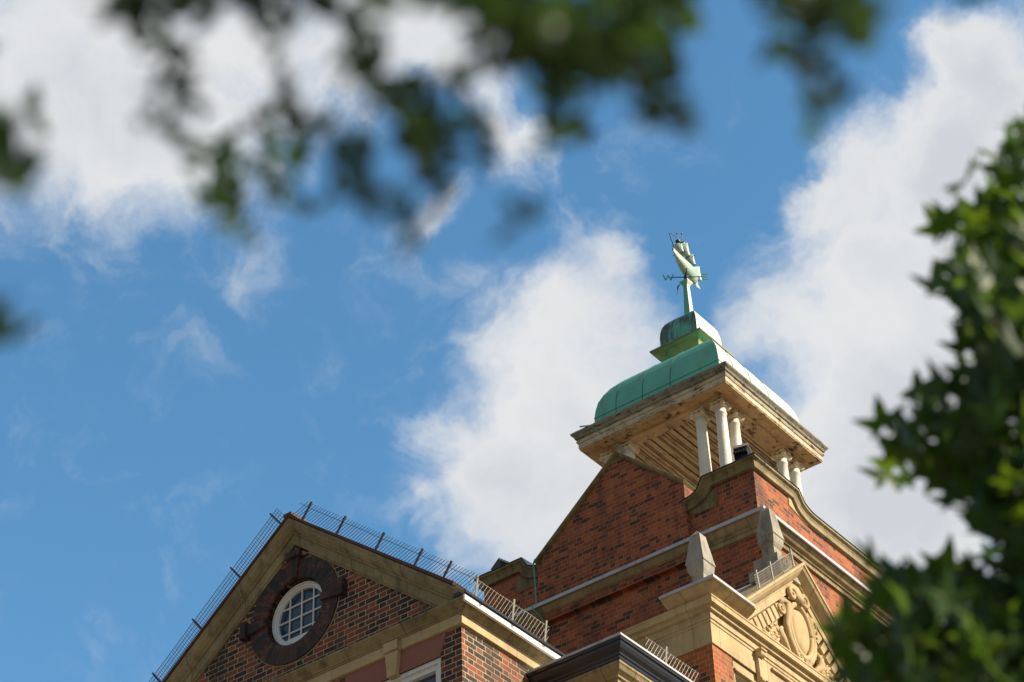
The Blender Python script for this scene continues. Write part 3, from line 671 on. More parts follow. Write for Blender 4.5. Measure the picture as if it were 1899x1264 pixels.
# entablature
EP = [(-15.1, QY, 0), (QX, QY, 0), (QX, QE, 0), (-15.1, QE, 0)]
mb = MB()
mb.sweep([(p[0], p[1], 17.50) for p in EP], 1, [(-.1, 0), (.02, 0), (.02, -.30), (-.1, -.30)])
mb.build('frieze', M_stoneL, bay)
mb = MB()
ent = [(-.1, 0), (.15, 0), (.15, -.02), (.14, -.03), (.14, -.095), (.095, -.10), (.095, -.115), (.085, -.125), (.085, -.155), (.045, -.16), (.045, -.255), (.03, -.26), (.03, -.30), (-.1, -.30)]
mb.sweep([(p[0], p[1], 17.80) for p in EP], 1, ent)
mb.build('cornice', M_stoneL, bay)
# cyma over the corner pier: front return and the sunlit shoulder
pr = cyma(.27, .16, .10, .035)
PXL = -14.12; PYR = QY + .72
mb = MB(); mb.sweep([(PXL, QY, 17.962), (QX, QY, 17.962), (QX, PYR, 17.962)], 1, pr); mb.build('cyma', M_stoneL, bay)
mb = MB(); mb.sweep([(2 * 0 + QX, 2 * QC - PYR, 17.962), (QX, QE, 17.962), (PXL, QE, 17.962)], 1, pr); mb.build('cyma', M_stoneL, bay)
mb = MB(); mb.sweep([(PXL - .01, QY, 17.968), (QX, QY, 17.968), (QX, PYR - .05, 17.968)], 1, [(-.3, .05), (.26, .004), (.283, .002), (.285, -.04), (.272, -.042), (.27, -.002), (-.3, 0)])
mb.sweep([(-15.1, QY, 17.806), (PXL - .02, QY, 17.806)], 1, [(-.3, .07), (-.1, .06), (.12, .006), (.135, 0), (.137, -.045), (.118, -.05), (.116, 0), (-.3, 0)])
mb.build('lead_flashing', M_lead, bay)
# pedestal wall behind the cyma and raking pediment
QS = .835; QAZ = 19.34; qy0 = QC - (QAZ - 17.962) / QS
rk = [(-.45, 0), (.27, 0), (.27, -.035), (.255, -.045), (.235, -.075), (.17, -.125), (.125, -.15), (.12, -.17), (.10, -.175), (.10, -.27), (.09, -.275), (.05, -.28), (.05, -.29), (-.45, -.29)]
mb = MB(); mb.sweep([(QX, qy0, 17.962), (QX, QC, QAZ), (QX, 2 * QC - qy0, 17.962)], (1, 0, 0), rk, 'v'); mb.build('raking_cornice', M_stoneL, bay)
mb = MB(); mb.prism([(qy0 - .05, 17.80), (2 * QC - qy0 + .05, 17.80), (QC, QAZ - .02)], 'x', QX - .45, QX); mb.build('tympanum', M_carved, bay)
mb = MB()      # dentils under both rakes
for sg in (-1, 1):
    d = Vector((0, sg * -1, QS)).normalized() if sg < 0 else Vector((0, 1, -QS)).normalized()
    dn = Vector((0, math.cos(math.atan(QS)), math.sin(math.atan(QS)))) if sg < 0 else Vector((0, math.cos(math.atan(QS)), -math.sin(math.atan(QS))))
    nn = Vector((0, -math.sin(math.atan(QS)), math.cos(math.atan(QS)))) if sg < 0 else Vector((0, math.sin(math.atan(QS)), math.cos(math.atan(QS))))
    Lr = (QC - qy0) / math.cos(math.atan(QS))
    base = Vector((QX, qy0, 17.962)) if sg < 0 else Vector((QX, QC, QAZ))
    k = 0
    t = .22 if sg < 0 else .12
    while t < Lr - (.16 if sg < 0 else .2):
        p = base + dn * t
        pts = []
        for x_ in (QX - .02, QX + .085):
            for (a_, h_) in ((0, -.292), (.105, -.292), (.105, -.475), (0, -.475)):
                q = p + dn * a_ + nn * h_; pts.append((x_, q.y, q.z))
        mb = MB()
        if max(q[2] for q in pts) > 17.86: mb.add(pts, [(0, 1, 2, 3), (7, 6, 5, 4), (0, 4, 5, 1), (1, 5, 6, 2), (2, 6, 7, 3), (3, 7, 4, 0)])
        if mb.v: mb.build('dentil', M_stoneL, bay)
        t += .155
mb = MB(); ang_ = math.atan(QS)
inn = [(QX, qy0, 17.962), (QX, QC, QAZ), (QX, 2 * QC - qy0, 17.962)]
mb.sweep(inn, (1, 0, 0), [(-.02, -.47), (.03, -.47), (.03, -.495), (-.02, -.495)], 'v')
mb.build('dentil_fillet', M_stoneL, bay)
# console bracket under the entablature
for yy in (QY + 1.02, QC + .9):
    mb = MB(); mb.prism([(yy - .05, 17.5), (yy + .05, 17.5), (yy + .035, 17.06), (yy - .035, 17.06)], 'x', QX + .015, QX + .075)
    mb.tube([(QX + .09, yy - .055, 17.47), (QX + .09, yy + .055, 17.47)], .045, 12); mb.tube([(QX + .075, yy - .045, 17.10), (QX + .075, yy + .045, 17.10)], .028, 10)
    mb.box(QX, QX + .15, yy - .07, yy + .07, 17.505, 17.53)
    mb.build('bracket', M_stoneL, bay, bevel=.006)
mb = MB(); mb.sweep([(QX, QY + 1.35, 17.44), (QX, QC + .5, 17.44)], 1, [(.02, 0), (.06, 0), (.06, -.03), (.02, -.035)]); mb.build('raised_panel', M_stoneL, bay)

# carved cartouche on the tympanum (x outwards)
cart = MB(); CY, CZ = QC - .03, 18.30
def relief_oval(cy, cz, a_, b_, h, x0, n=40, m=6, mb=cart, tilt=0):
    v = []; f = []
    for j in range(m + 1):
        r_ = 1 - j / m
        hh = h * math.sqrt(max(0, 1 - r_ ** 2.6))
        for i in range(n):
            t = 2 * math.pi * i / n; y_ = a_ * r_ * math.cos(t); z_ = b_ * r_ * math.sin(t) * (1 if math.sin(t) > 0 else 1.06)
            v.append((x0 + hh, cy + y_ * math.cos(tilt) - z_ * math.sin(tilt), cz + y_ * math.sin(tilt) + z_ * math.cos(tilt)))
    for j in range(m):
        for i in range(n): f.append((j * n + i, j * n + (i + 1) % n, (j + 1) * n + (i + 1) % n, (j + 1) * n + i))
    mb.add(v, f)
def strap(pts, r, x0, flat=.8, n=10, mb=cart):
    """tapering round strap following (y,z) points"""
    rs = r if isinstance(r, (list, tuple)) else [r] * len(pts)
    mb.tube([(x0 * 1.0 + .02 + rs[i] * .7, p[0], p[1]) for i, p in enumerate(pts)], rs, n)
def spiral(cy, cz, r0, r1, a0, turns, n=36):
    return [(cy + (r0 + (r1 - r0) * i / n) * math.cos(rad(a0) + turns * 2 * math.pi * i / n), cz + (r0 + (r1 - r0) * i / n) * math.sin(rad(a0) + turns * 2 * math.pi * i / n)) for i in range(n + 1)]
relief_oval(CY, CZ, .235, .36, .10, QX + .06)
ring = [(CY + .265 * math.cos(2 * math.pi * i / 48), CZ + (.39 if math.sin(2 * math.pi * i / 48) > 0 else .41) * math.sin(2 * math.pi * i / 48)) for i in range(49)]
strap(ring, .042, QX + .055)
for sg in (-1, 1):
    # big side straps curling outwards top and bottom
    p = [(CY + sg * (.30 + .10 * math.sin(math.pi * i / 12) ), CZ + .36 - .74 * i / 12) for i in range(13)]
    strap([(CY + sg * .46, CZ + .20), (CY + sg * .38, CZ + .31), (CY + sg * .28, CZ + .30), (CY + sg * .29, CZ + .12), (CY + sg * .33, CZ - .05), (CY + sg * .30, CZ - .22), (CY + sg * .20, CZ - .38), (CY + sg * .10, CZ - .47)], [.03, .05, .06, .055, .05, .05, .05, .035], QX + .04)
    strap(spiral(CY + sg * .42, CZ + .17, .09, .02, 90 if sg > 0 else 90, sg * 1.4), .028, QX + .05)
    strap(spiral(CY + sg * .15, CZ + .50, .10, .018, 200 if sg > 0 else -20, -sg * 1.7), [.042 - .022 * i / 36 for i in range(37)], QX + .09)
    strap(spiral(CY + sg * .10, CZ - .43, .075, .015, 120, sg * 1.5), .026, QX + .07)
    strap([(CY + sg * .42, CZ - .12), (CY + sg * .50, CZ - .2), (CY + sg * .47, CZ - .33), (CY + sg * .36, CZ - .43), (CY + sg * .22, CZ - .50)], [.025, .045, .06, .045, .02], QX + .03)
    # ribbon and fruit swags running into the corners
    for j in range(4):
        z_ = CZ - .44 + j * .07
        strap([(CY + sg * (.52 + i * .055), z_ + .035 * math.sin(i * 1.7 + j * 2)) for i in range(8 - j)], [.022] * (8 - j), QX + .03)
rr = random.Random(5)
for sg in (-1, 1):
    for i in range(60):
        y_ = CY + sg * (.50 + rr.random() ** 1.3 * .42); z_ = CZ - .48 + rr.random() * max(.05, (.36 - (abs(y_ - CY) - .5) * .7))
        r_ = .018 + rr.random() * .03
        relief_oval(y_, z_, r_, r_ * (.8 + rr.random() * .8), r_ * 1.1, QX + .01 + rr.random() * .05, 10, 3, tilt=rr.random() * 3)
strap([(CY, CZ + .40), (CY - .02, CZ + .52), (CY, CZ + .60)], [.08, .07, .03], QX + .06)
relief_oval(CY, CZ - .50, .05, .06, .07, QX + .05, 14, 4)
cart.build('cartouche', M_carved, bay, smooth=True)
# plinths of the pinnacles and the roof behind
mb = MB()
mb.add([(QX - .45, QC, QAZ + .005), (QX - .45, qy0, 17.97), (-15.1, qy0, 17.97), (-15.1, QC, QAZ + .005), (QX - .45, 2 * QC - qy0, 17.97), (-15.1, 2 * QC - qy0, 17.97)], [(0, 1, 2, 3), (0, 3, 5, 4)])
mb.add([(QX, QY + .02, 17.83), (-15.1, QY + .02, 17.83), (-15.1, QE - .02, 17.83), (QX, QE - .02, 17.83)], [(0, 1, 2, 3)])
mb.build('roof', M_lead, bay)
def pinnacle(cx, cy, z0, h, w, mat, steps, parent):
    m = MB()
    z = z0
    for (hw, hh) in steps: m.box(cx - hw, cx + hw, cy - hw, cy + hw, z, z + hh); z += hh
    pr_ = [(w * .60, 0), (w * .60, .02), (w * .70, .045), (w * .83, .085), (w * .90, .135), (w * .91, .19), (w, .20), (w, .215), (w * .97, .222), (w * .52, h - .09), (w * .02, h)]
    n0_ = len(m.v)
    m.sqlathe((cx, cy, z), pr_)
    return m.build('pinnacle', mat, parent, bevel=.008)
pinnacle(QX - .10, QY + .06, 17.968, .74, .142, M_pin, ((.19, .09), (.085, .15)), bay)
pinnacle(QX - .10, QE - .06, 17.968, .74, .142, M_pin, ((.19, .09), (.085, .15)), bay)
pinnacle(QX - .11, QC - .17, 19.06, .74, .142, M_pinL, ((.25, .15), (.19, .20), (.10, .17)), bay)

# ---- low porch in front with black gutter
PX_, PY_, PZ = -13.73, 20.50, 16.56
porch = thing('stone_porch', 'lower stone porch with black painted gutter between the two brick blocks', 'building', (-14.4, 21.4, 0))
mb = MB(); mb.box(-15.13, PX_ - .30, PY_ + .30, QY - .005, 0, 16.1); mb.build('wall', M_stoneL, porch)
mb = MB(); pp = [(-15.7, PY_ + .3, 0), (PX_ - .3, PY_ + .3, 0), (PX_ - .3, QY - .01, 0)]
pp2 = [(-15.125, PY_ + .3, 0), (PX_ - .3, PY_ + .3, 0), (PX_ - .3, QY - .01, 0)]
mb.sweep([(p[0], p[1], PZ) for p in pp2], 1, [(-.1, .02), (.28, .02), (.295, .0), (.295, -.045), (.275, -.055), (.27, -.09), (.25, -.13), (.215, -.165), (.21, -.19), (.195, -.2), (.19, -.235), (-.1, -.235)])
mb.build('gutter', M_black, porch)
mb = MB(); mb.sweep([(p[0], p[1], PZ) for p in pp2], 1, [(-.3, .05), (.27, .026), (.305, .022), (.307, -.008), (.296, -.01), (.294, .018), (-.3, .024)]); mb.build('lead_flashing', M_lead, porch)
mb = MB(); mb.sweep([(p[0], p[1], PZ - .24) for p in pp2], 1, [(-.1, 0), (.18, 0), (.18, -.03), (.165, -.045), (.14, -.09), (.085, -.13), (.08, -.15), (.05, -.155), (.05, -.20), (.04, -.205), (.0, -.21), (-.1, -.21)])
mb.build('cornice', M_stone, porch)
for i in range(9): y = PY_ + .33 + i * .19; mb = MB(); mb.box(PX_ - .3, PX_ - .25, y, y + .10, 16.02, 16.10); mb.build('dentil', M_stoneL, porch)
for i in range(7): x = PX_ - .36 - i * .19; mb = MB(); mb.box(x - .10, x, PY_ + .25, PY_ + .3, 16.02, 16.10); mb.build('dentil', M_stoneL, porch)

# ================================================================== CUPOLA
CX, CYY = BCX, 27.25
cup = thing('cupola', 'open cream timber cupola with green copper roof standing on the brick block', 'cupola', (CX + .01, CYY, 21.2))
cc = (CX + .005, CYY, 0)
ZE = 24.40
mb = MB(); mb.sqlathe(cc, [(1.20, 21.2), (1.25, 21.2), (1.25, 21.5), (1.18, 21.55)]); mb.build('base', M_lead, cup)
# columns
def column(cx, cy):
    m = MB(); zb, zt = 21.55, 23.90
    pr_ = [(.135, zb), (.135, zb + .05), (.12, zb + .07), (.125, zb + .10), (.108, zb + .13)]
    for i in range(9):
        t = i / 8; pr_.append((.105 - .022 * t ** 1.6, zb + .14 + (zt - .1 - zb - .14) * t))
    pr_ += [(.094, zt - .09), (.094, zt - .07), (.083, zt - .06), (.084, zt)]
    m.lathe((cx, cy, 0), pr_, 28)
    o = sub(m.build('column', M_colm, cup, smooth=True))
    k = MB()
    k.lathe((cx, cy, 0), [(.084, zt), (.115, zt + .03), (.12, zt + .06), (.09, zt + .075)], 24)
    for a_ in (45, 135, 225, 315):
        d = Vector((math.cos(rad(a_)), math.sin(rad(a_)), 0)); t_ = Vector((-d.y, d.x, 0)); c0 = Vector((cx, cy, zt + .045)) + d * .128
        k.tube([c0 - t_ * .032, c0 + t_ * .032], .042, 12); k.tube([c0 - t_ * .038, c0 + t_ * .038], .018, 10)
        k.bar(Vector((cx, cy, zt + .085)), c0 + Vector((0, 0, .04)), .05, .035)
    for a_ in (0, 90, 180, 270):
        d = Vector((math.cos(rad(a_)), math.sin(rad(a_)), 0)); p = Vector((cx, cy, zt + .09)) + d * .105
        k.lathe(p, [(.0, -.02), (.022, -.01), (.026, .006), (.0, .022)], 8)
    q = Vector((cx, cy, 0)); pts = []
    for a_ in (45, 135, 225, 315):
        c_ = (math.cos(rad(a_)) * .165, math.sin(rad(a_)) * .165); pts.append((cx + c_[0], cy + c_[1]))
        m_ = (math.cos(rad(a_ + 45)) * .098, math.sin(rad(a_ + 45)) * .098); pts.append((cx + m_[0], cy + m_[1]))
    k.prism(pts, 'z', zt + .098, zt + .135)
    c2 = k.build('capital', M_cap, None, bevel=.004); c2.parent = o; c2.matrix_parent_inverse = Matrix.Identity(4)
    return o
cpos = [(sx * a_, sy * b_) for sx in (-1, 1) for sy in (-1, 1) for a_, b_ in ((1.06, 1.06), (.69, 1.06), (1.06, .69))]
for dx, dy in cpos: column(cc[0] + dx, cc[1] + dy)
# entablature ring
def sqring(mb, prof, z):
    h = 0
    P = [(cc[0] + s1 * 1.0, cc[1] + s2 * 1.0, z) for s1, s2 in ((-1, -1), (1, -1), (1, 1), (-1, 1))]
    mb.sweep(P, 1, [(o - 1.0, h_) for o, h_ in prof], closed=True)
mb = MB(); sqring(mb, [(.96, 0), (1.215, 0), (1.215, -.02), (1.195, -.025), (1.195, -.062), (.98, -.062), (.96, -.05)], 24.098); mb.build('architrave', M_soff, cup)
mb = MB(); sqring(mb, [(.95, -.02), (1.33, -.02), (1.33, -.015), (1.40, -.015), (1.40, 0), (.95, .0)], 24.10); mb.build('soffit', M_soff, cup)
mb = MB(); sqring(mb, [(1.2, -.015), (1.405, -.015), (1.412, -.005), (1.412, .085), (1.2, .085)], 24.12); mb.build('corona', M_corn, cup)
mb = MB(); sqring(mb, [(1.2, 0), (1.425, 0), (1.44, .03), (1.425, .055), (1.425, .07), (1.2, .07)], 24.207); mb.build('bed_moulding', M_corn, cup)
mb = MB(); sqring(mb, [(1.2, 0), (1.435, 0), (1.45, .01), (1.46, .04), (1.49, .075), (1.50, .09), (1.50, .118), (1.2, .16)], 24.28); mb.build('crown_moulding', M_cornD, cup)
mb = MB()        # boarded ceiling
n_ = 18
for i in range(n_):
    x0 = cc[0] - 1.0 + i * 2.0 / n_
    mb.box(x0 + .010, x0 + 2.0 / n_ - .010, cc[1] - .99, cc[1] + .99, 24.055, 24.075)
mb.box(cc[0] - 1, cc[0] + 1, cc[1] - 1, cc[1] + 1, 24.078, 24.09)
mb.build('ceiling', M_board, cup)
# copper dome, square bell
dome = [(1.455, 24.44), (1.30, 24.47), (1.215, 24.50), (1.212, 24.66), (1.208, 24.72), (1.212, 24.725), (1.19, 24.90), (1.155, 25.06), (1.09, 25.21), (1.00, 25.36), (.88, 25.50), (.74, 25.63), (.60, 25.73), (.44, 25.80)]
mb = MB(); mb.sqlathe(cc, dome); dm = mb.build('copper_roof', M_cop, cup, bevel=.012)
mb = MB()         # standing seams and rolls
def domez(h):
    for i in range(2, len(dome) - 1):
        if dome[i][0] >= h >= dome[i + 1][0]: pass
    return None
for sx, sy, ax in ((0, -1, 'x'), (1, 0, 'y'), (0, 1, 'x'), (-1, 0, 'y')):
    for off in (-.78, -.26, .28):
        pts = []
        for h, z in dome[2:]:
            if abs(off) > h - .01: break
            pts.append((cc[0] + (off if ax == 'x' else sx * (h + .004)), cc[1] + (off if ax == 'y' else sy * (h + .004)), z))
        mb.tube(pts, .0045, 5)
    z = 24.73; h = 1.213
    a = (cc[0] - h, cc[1] + sy * h, z) if ax == 'x' else (cc[0] + sx * h, cc[1] - h, z); b_ = (cc[0] + h, cc[1] + sy * h, z) if ax == 'x' else (cc[0] + sx * h, cc[1] + h, z)
    mb.tube([a, b_], .005, 5)
mb.build('seam', M_copSeam, cup)
mb = MB(); mb.sqlathe(cc, [(.41, 25.76), (.36, 25.80), (.355, 26.02), (.33, 26.03)]); 
mb.sqlathe(cc, [(.36, 25.98), (.37, 26.00), (.38, 26.05), (.41, 26.10), (.475, 26.14), (.49, 26.15)]); mb.build('neck', M_copY, cup)
mb = MB(); mb.sqlathe(cc, [(.49, 26.152), (.505, 26.154), (.505, 26.18), (.40, 26.205)]); mb.build('neck_cornice', M_cornD, cup)
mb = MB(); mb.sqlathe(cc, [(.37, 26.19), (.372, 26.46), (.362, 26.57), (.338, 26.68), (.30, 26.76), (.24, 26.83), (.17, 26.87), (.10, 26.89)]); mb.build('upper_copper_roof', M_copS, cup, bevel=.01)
TX = .035
mb = MB(); mb.sqlathe((cc[0] + .02, cc[1], 0), [(.085, 26.86), (.085, 26.93), (.066, 26.95), (.060, 26.97), (.040, 27.60)])
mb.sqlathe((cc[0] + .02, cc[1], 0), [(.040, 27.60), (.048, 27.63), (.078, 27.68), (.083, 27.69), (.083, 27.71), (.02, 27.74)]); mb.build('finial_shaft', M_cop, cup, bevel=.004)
mb = MB(); mb.tube([(cc[0] - 1.30, cc[1] - 1.505, 24.45), (cc[0] - 1.12, cc[1] - 1.50, 24.39), (cc[0] - .95, cc[1] - 1.42, 24.2), (cc[0] - .80, cc[1] - 1.25, 24.05), (cc[0] - .74, cc[1] - 1.22, 23.9), (cc[0] - .74, cc[1] - 1.21, 21.6)], .012, 6); mb.build('lightning_tape', M_cable, cup)

# ------------------------------------------------------------------ weather vane
VX, VY, VZ = cc[0] + .03, cc[1], 27.75
vane = thing('weather_vane', 'verdigris sailing ship weather vane with W and E letters on the spire', 'weather vane', (VX, VY, VZ))
E_ = Vector((.79, .613, 0)); S_ = Vector((.613, -.79, 0)); V0 = Vector((VX, VY, VZ))
mb = MB(); mb.tube([V0 + Vector((0, 0, -.02)), V0 + Vector((0, 0, .22))], .016, 8)
mb.lathe(V0 + Vector((0, 0, .06)), [(.0, -.045), (.035, -.03), (.045, 0), (.035, .03), (0, .045)], 12)
mb.build('spindle', M_rod, vane)
mb = MB(); zc = Vector((0, 0, .07))
for d, l in ((E_, .27), (-E_, .27), (S_, .24), (-S_, .24)): mb.tube([V0 + zc, V0 + zc + d * l], .009, 6)
mb.build('direction_arm', M_rod, vane)
def letter(strokes, c, ux, name):
    m = MB()
    for (a_, b_) in strokes:
        p = c + ux * a_[0] + Vector((0, 0, a_[1])); q = c + ux * b_[0] + Vector((0, 0, b_[1]))
        m.bar(p, q, .017, .012, up=ux.cross(Vector((0, 0, 1))))
    return m.build(name, M_copLet, vane)
letter([((-.09, .06), (-.05, -.06)), ((-.05, -.06), (-.005, .045)), ((-.005, .045), (.04, -.06)), ((.04, -.06), (.085, .06))], V0 + zc - E_ * .30, E_, 'letter')
letter([((-.035, -.065), (-.035, .065)), ((-.035, .055), (.055, .055)), ((-.035, 0), (.035, 0)), ((-.035, -.055), (.055, -.055))], V0 + zc + E_ * .32, E_, 'letter')
# ship: heading mostly towards the south, bow up
HD = (S_ * .86 - E_ * .50).normalized(); SD = Vector((-HD.y, HD.x, 0)); ZU = Vector((0, 0, 1)); H0 = V0 + Vector((0, 0, .30))
mb = MB(); v = []; f = []; nu, nv = 18, 12
for i in range(nu + 1):
    t = i / nu; x = -.36 + .80 * t
    wdt = .105 * (math.sin(math.pi * min(1, (t * .55 + .36))) ** 1.6); keel = -.16 + .30 * max(0, t - .35) ** 1.6 * 1.3 + .06 * max(0, .2 - t) * 2
    deck = .03 + .20 * max(0, .30 - t) / .3 * .9 + .20 * max(0, t - .55) ** 1.3
    if deck < keel + .02: deck = keel + .02
    for j in range(nv + 1):
        a_ = math.pi * j / nv; yy = wdt * math.cos(a_); zz = deck + (keel - deck) * math.sin(a_) ** .8
        v.append(H0 + HD * x + SD * yy + ZU * zz)
for i in range(nu):
    for j in range(nv): a_ = i * (nv + 1) + j; f.append((a_, a_ + 1, a_ + nv + 2, a_ + nv + 1))
    f.append((i * (nv + 1), (i + 1) * (nv + 1), (i + 1) * (nv + 1) + nv, i * (nv + 1) + nv))
f.append(tuple(range(nv + 1)))
mb.add(v, f); mb.build('hull', M_copP, vane, smooth=False)
mb = MB(); bow = H0 + HD * .44 + ZU * .22
mb.tube([H0 + HD * .36 + ZU * .13, bow + HD * .10 + ZU * .16], [.014, .007], 8)
mb.build('bowsprit', M_rod, vane)
for (x, hgt, r_) in ((.20, .60, .010), (.0, .74, .011), (-.20, .56, .010)):
    m = MB(); b0 = H0 + HD * x + ZU * .0; m.tube([b0, b0 + ZU * hgt], [r_, r_ * .55], 8)
    m.lathe(b0 + ZU * hgt, [(0, -.016), (.016, -.008), (.016, .008), (0, .016)], 8); m.lathe(b0 + ZU * (hgt * .68), [(.012, -.02), (.042, .0), (.045, .025), (.012, .03)], 12)
    for q in (.25, .62): m.tube([b0 + ZU * hgt * q - SD * .12, b0 + ZU * hgt * q + SD * .12], .006, 6)
    mo = m.build('mast', M_rod, vane)
def sail(x, z0, z1, w, belly):
    m = MB(); v = []; f = []; n = 8
    for i in range(n + 1):
        for j in range(n + 1):
            s_, t_ = i / n, j / n
            bb = belly * math.sin(math.pi * s_) * .8 + belly * math.sin(math.pi * t_) * .6
            v.append(H0 + HD * (x + bb) + SD * (w * (s_ - .5) * (1 - .18 * t_)) + ZU * (z0 + (z1 - z0) * t_))
    for i in range(n):
        for j in range(n): a_ = i * (n + 1) + j; f.append((a_, a_ + 1, a_ + n + 2, a_ + n + 1))
    m.add(v, f); o = m.build('sail', M_copP, vane, smooth=True); sol = o.modifiers.new('thick', 'SOLIDIFY'); sol.thickness = .006; return o
sail(.18, .16, .36, .17, .05); sail(-.02, .20, .50, .22, .06); sail(-.24, .16, .40, .20, .05); sail(-.42, -.08, .26, .22, .06)
m = MB(); m.prism([(0, 0), (.12, .05), (.14, .10), (.02, .06)], 'z', 0, .006)
# stern ornament and rigging
m = MB()
for x, hgt in ((.20, .60), (.0, .74), (-.20, .56)):
    for sg in (-1, 1): m.tube([H0 + HD * x + ZU * hgt * .66, H0 + HD * (x - .06) + SD * sg * .10 + ZU * .05], .004, 5)
m.tube([H0 + HD * .20 + ZU * .50, bow + HD * .10 + ZU * .16], .004, 5)
m.build('rigging', M_rod, vane)
m = MB(); v = [H0 - HD * .36 + ZU * .20, H0 - HD * .50 + ZU * .06, H0 - HD * .46 - ZU * .05, H0 - HD * .56 - ZU * .12, H0 - HD * .40 - ZU * .17, H0 - HD * .30 - ZU * .12]
vv = [p + SD * .008 for p in v] + [p - SD * .008 for p in v]; n = 6
m.add(vv, [tuple(range(n)), tuple(range(2 * n - 1, n - 1, -1))] + [(i, (i + 1) % n, (i + 1) % n + n, i + n) for i in range(n)]); m.build('tail', M_copP, vane)
mb = MB(); mb.tube([V0 + Vector((-.09, -.08, -.10)), V0 + Vector((-.11, -.12, -.17)), V0 + Vector((-.12, -.11, -.24)), V0 + Vector((-.14, -.13, -.33))], [.01, .014, .01, .004], 6)
mb.build('loose_strap', M_wireD, vane)
for o in vane.children: pass
vane.rotation_euler = (0, 0, 0)

# ------------------------------------------------------------------ floodlights on the coping
def floodlight(p, heading, label, s=1.0):
    t = thing('floodlight', label, 'floodlight', p, 'floodlights on the parapet')
    m = MB(); R_ = Matrix.Rotation(heading, 4, 'Z') @ Matrix.Rotation(rad(-25), 4, 'X')
    m.prism([(-.10 * s, .04), (.10 * s, .07), (.10 * s, .27 * s), (-.06 * s, .25 * s)], 'x', -.13 * s, .13 * s)
    for i in range(9): x = (-.12 + i * .03) * s; m.box(x - .005, x + .005, -.17 * s, -.05 * s, .09 * s, .26 * s)
    m.v = [tuple(R_ @ Vector(q) + Vector(p)) for q in m.v]
    m.build('lamp_body', M_black, t, bevel=.004)
    m = MB(); m.box(-.13 * s, .13 * s, -.19 * s, -.172 * s, .225 * s, .30 * s); m.box(-.14 * s, .14 * s, -.185 * s, .12 * s, .275 * s, .29 * s)
    m.v = [tuple(R_ @ Vector(q) + Vector(p)) for q in m.v]; m.build('hood', M_brkL, t)
    m = MB(); m.box(-.04, .04, -.04, .04, -.0, .10); m.v = [tuple(Vector(q) + Vector(p)) for q in m.v]; m.build('bracket', M_black, t)
floodlight((BX - .16, BY - .0, ZH + .02), rad(15), 'black finned floodlight on the coping below the near cupola columns', .82)
floodlight((BL + .28, BY + .12, ZH + .02), rad(75), 'dark floodlight on the far left corner of the brick parapet', .75)

# ------------------------------------------------------------------ wire guards
def guard(name, label, p0, p1, up, hgt, nper, rails, posts, mats, wr=.0032, diamond=False, lean=None, ends=True, curl=.03, skew=0.):
    """wire guard standing on the line p0-p1, rising along vector up"""
    p0, p1, up = Vector(p0), Vector(p1), Vector(up).normalized()
    t = thing(name, label, 'wire guard', p0, 'wire bird guards along the roof edges')
    L_ = (p1 - p0).length; d = (p1 - p0) / L_; m = MB(); rn = random.Random(int(L_ * 1000))
    nw = int(L_ / nper)
    if diamond:
        st = nper; k = -int(hgt / st) - 1
        while k * st < L_:
            for sg in (1, -1):
                a0 = k * st; a1 = a0 + hgt * .62; pa, pb = (a0, 0), (a1, hgt)
                if sg < 0: pa, pb = (a1, 0), (a0, hgt)
                # clip
                (xa, ha), (xb, hb) = pa, pb; sl = (hb - ha) / (xb - xa)
                def cl(x, h):
                    if x < 0: return 0, h + sl * (0 - x)
                    if x > L_: return L_, h + sl * (L_ - x)
                    return x, h
                if max(xa, xb) < 0 or min(xa, xb) > L_: continue
                xa, ha = cl(xa, ha); xb, hb = cl(xb, hb)
                m.bar(p0 + d * xa + up * ha, p0 + d * xb + up * hb, wr * 1.6, wr * 1.6)
            k += 1
    else:
        for i in range(nw + 1):
            j = rn.uniform(-.006, .006); a = p0 + d * (i * L_ / nw); m.bar(a, a + up * (hgt + curl) + d * (j + skew * hgt), wr * 2, wr * 2)
    for r_ in rails:
        n = 8; pts = [p0 + d * (L_ * i / n) + up * (hgt * r_ + rn.uniform(-.006, .006)) for i in range(n + 1)]
        for i in range(n): m.bar(pts[i], pts[i + 1], wr * 2.2, wr * 2.2)
    m.build('mesh', mats[0], t)
    for q in posts:
        m = MB(); a = p0 + d * (L_ * q); m.bar(a - up * .03, a + up * (hgt + .05), .022, .022); m.build('post', mats[1], t)
    return t
nU = Vector((RS, 0, 1)).normalized(); nL = Vector((-RS, 0, 1)).normalized()
yy = WY - .12
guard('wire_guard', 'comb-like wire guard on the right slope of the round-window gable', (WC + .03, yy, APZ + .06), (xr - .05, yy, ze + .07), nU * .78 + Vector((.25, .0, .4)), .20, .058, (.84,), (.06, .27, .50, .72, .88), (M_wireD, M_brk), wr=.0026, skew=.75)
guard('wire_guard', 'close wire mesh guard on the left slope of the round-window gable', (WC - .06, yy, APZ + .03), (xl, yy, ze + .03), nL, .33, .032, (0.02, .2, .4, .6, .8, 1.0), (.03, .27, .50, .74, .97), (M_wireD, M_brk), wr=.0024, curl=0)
guard('wire_guard', 'pale wire guard above the white fascia of the dark brick wing', (WX + .13, WY - .05, ZC + .05), (WX + .13, 20.78, ZC + .05), (.25, -.12, 1), .28, .062, (.0, .97), (.10, .55, .96), (M_wire, M_brkL), diamond=True, wr=.0018)
guard('wire_guard', 'pale wire guard along the black gutter of the stone porch', (PX_ - .08, PY_ + .62, PZ + .04), (PX_ - .08, QY - .05, PZ + .04), (.2, -.1, 1), .22, .066, (.0, .95), (.38,), (M_wire, M_brkL), diamond=True, wr=.0018)
qn = Vector((0, -QS, 1)).normalized(); qr = Vector((0, QS, 1)).normalized()
def qpt(t, sg, o_): # point on raking top
    y = QC + sg * t; return Vector((QX + o_, y, QAZ - QS * t + .02))
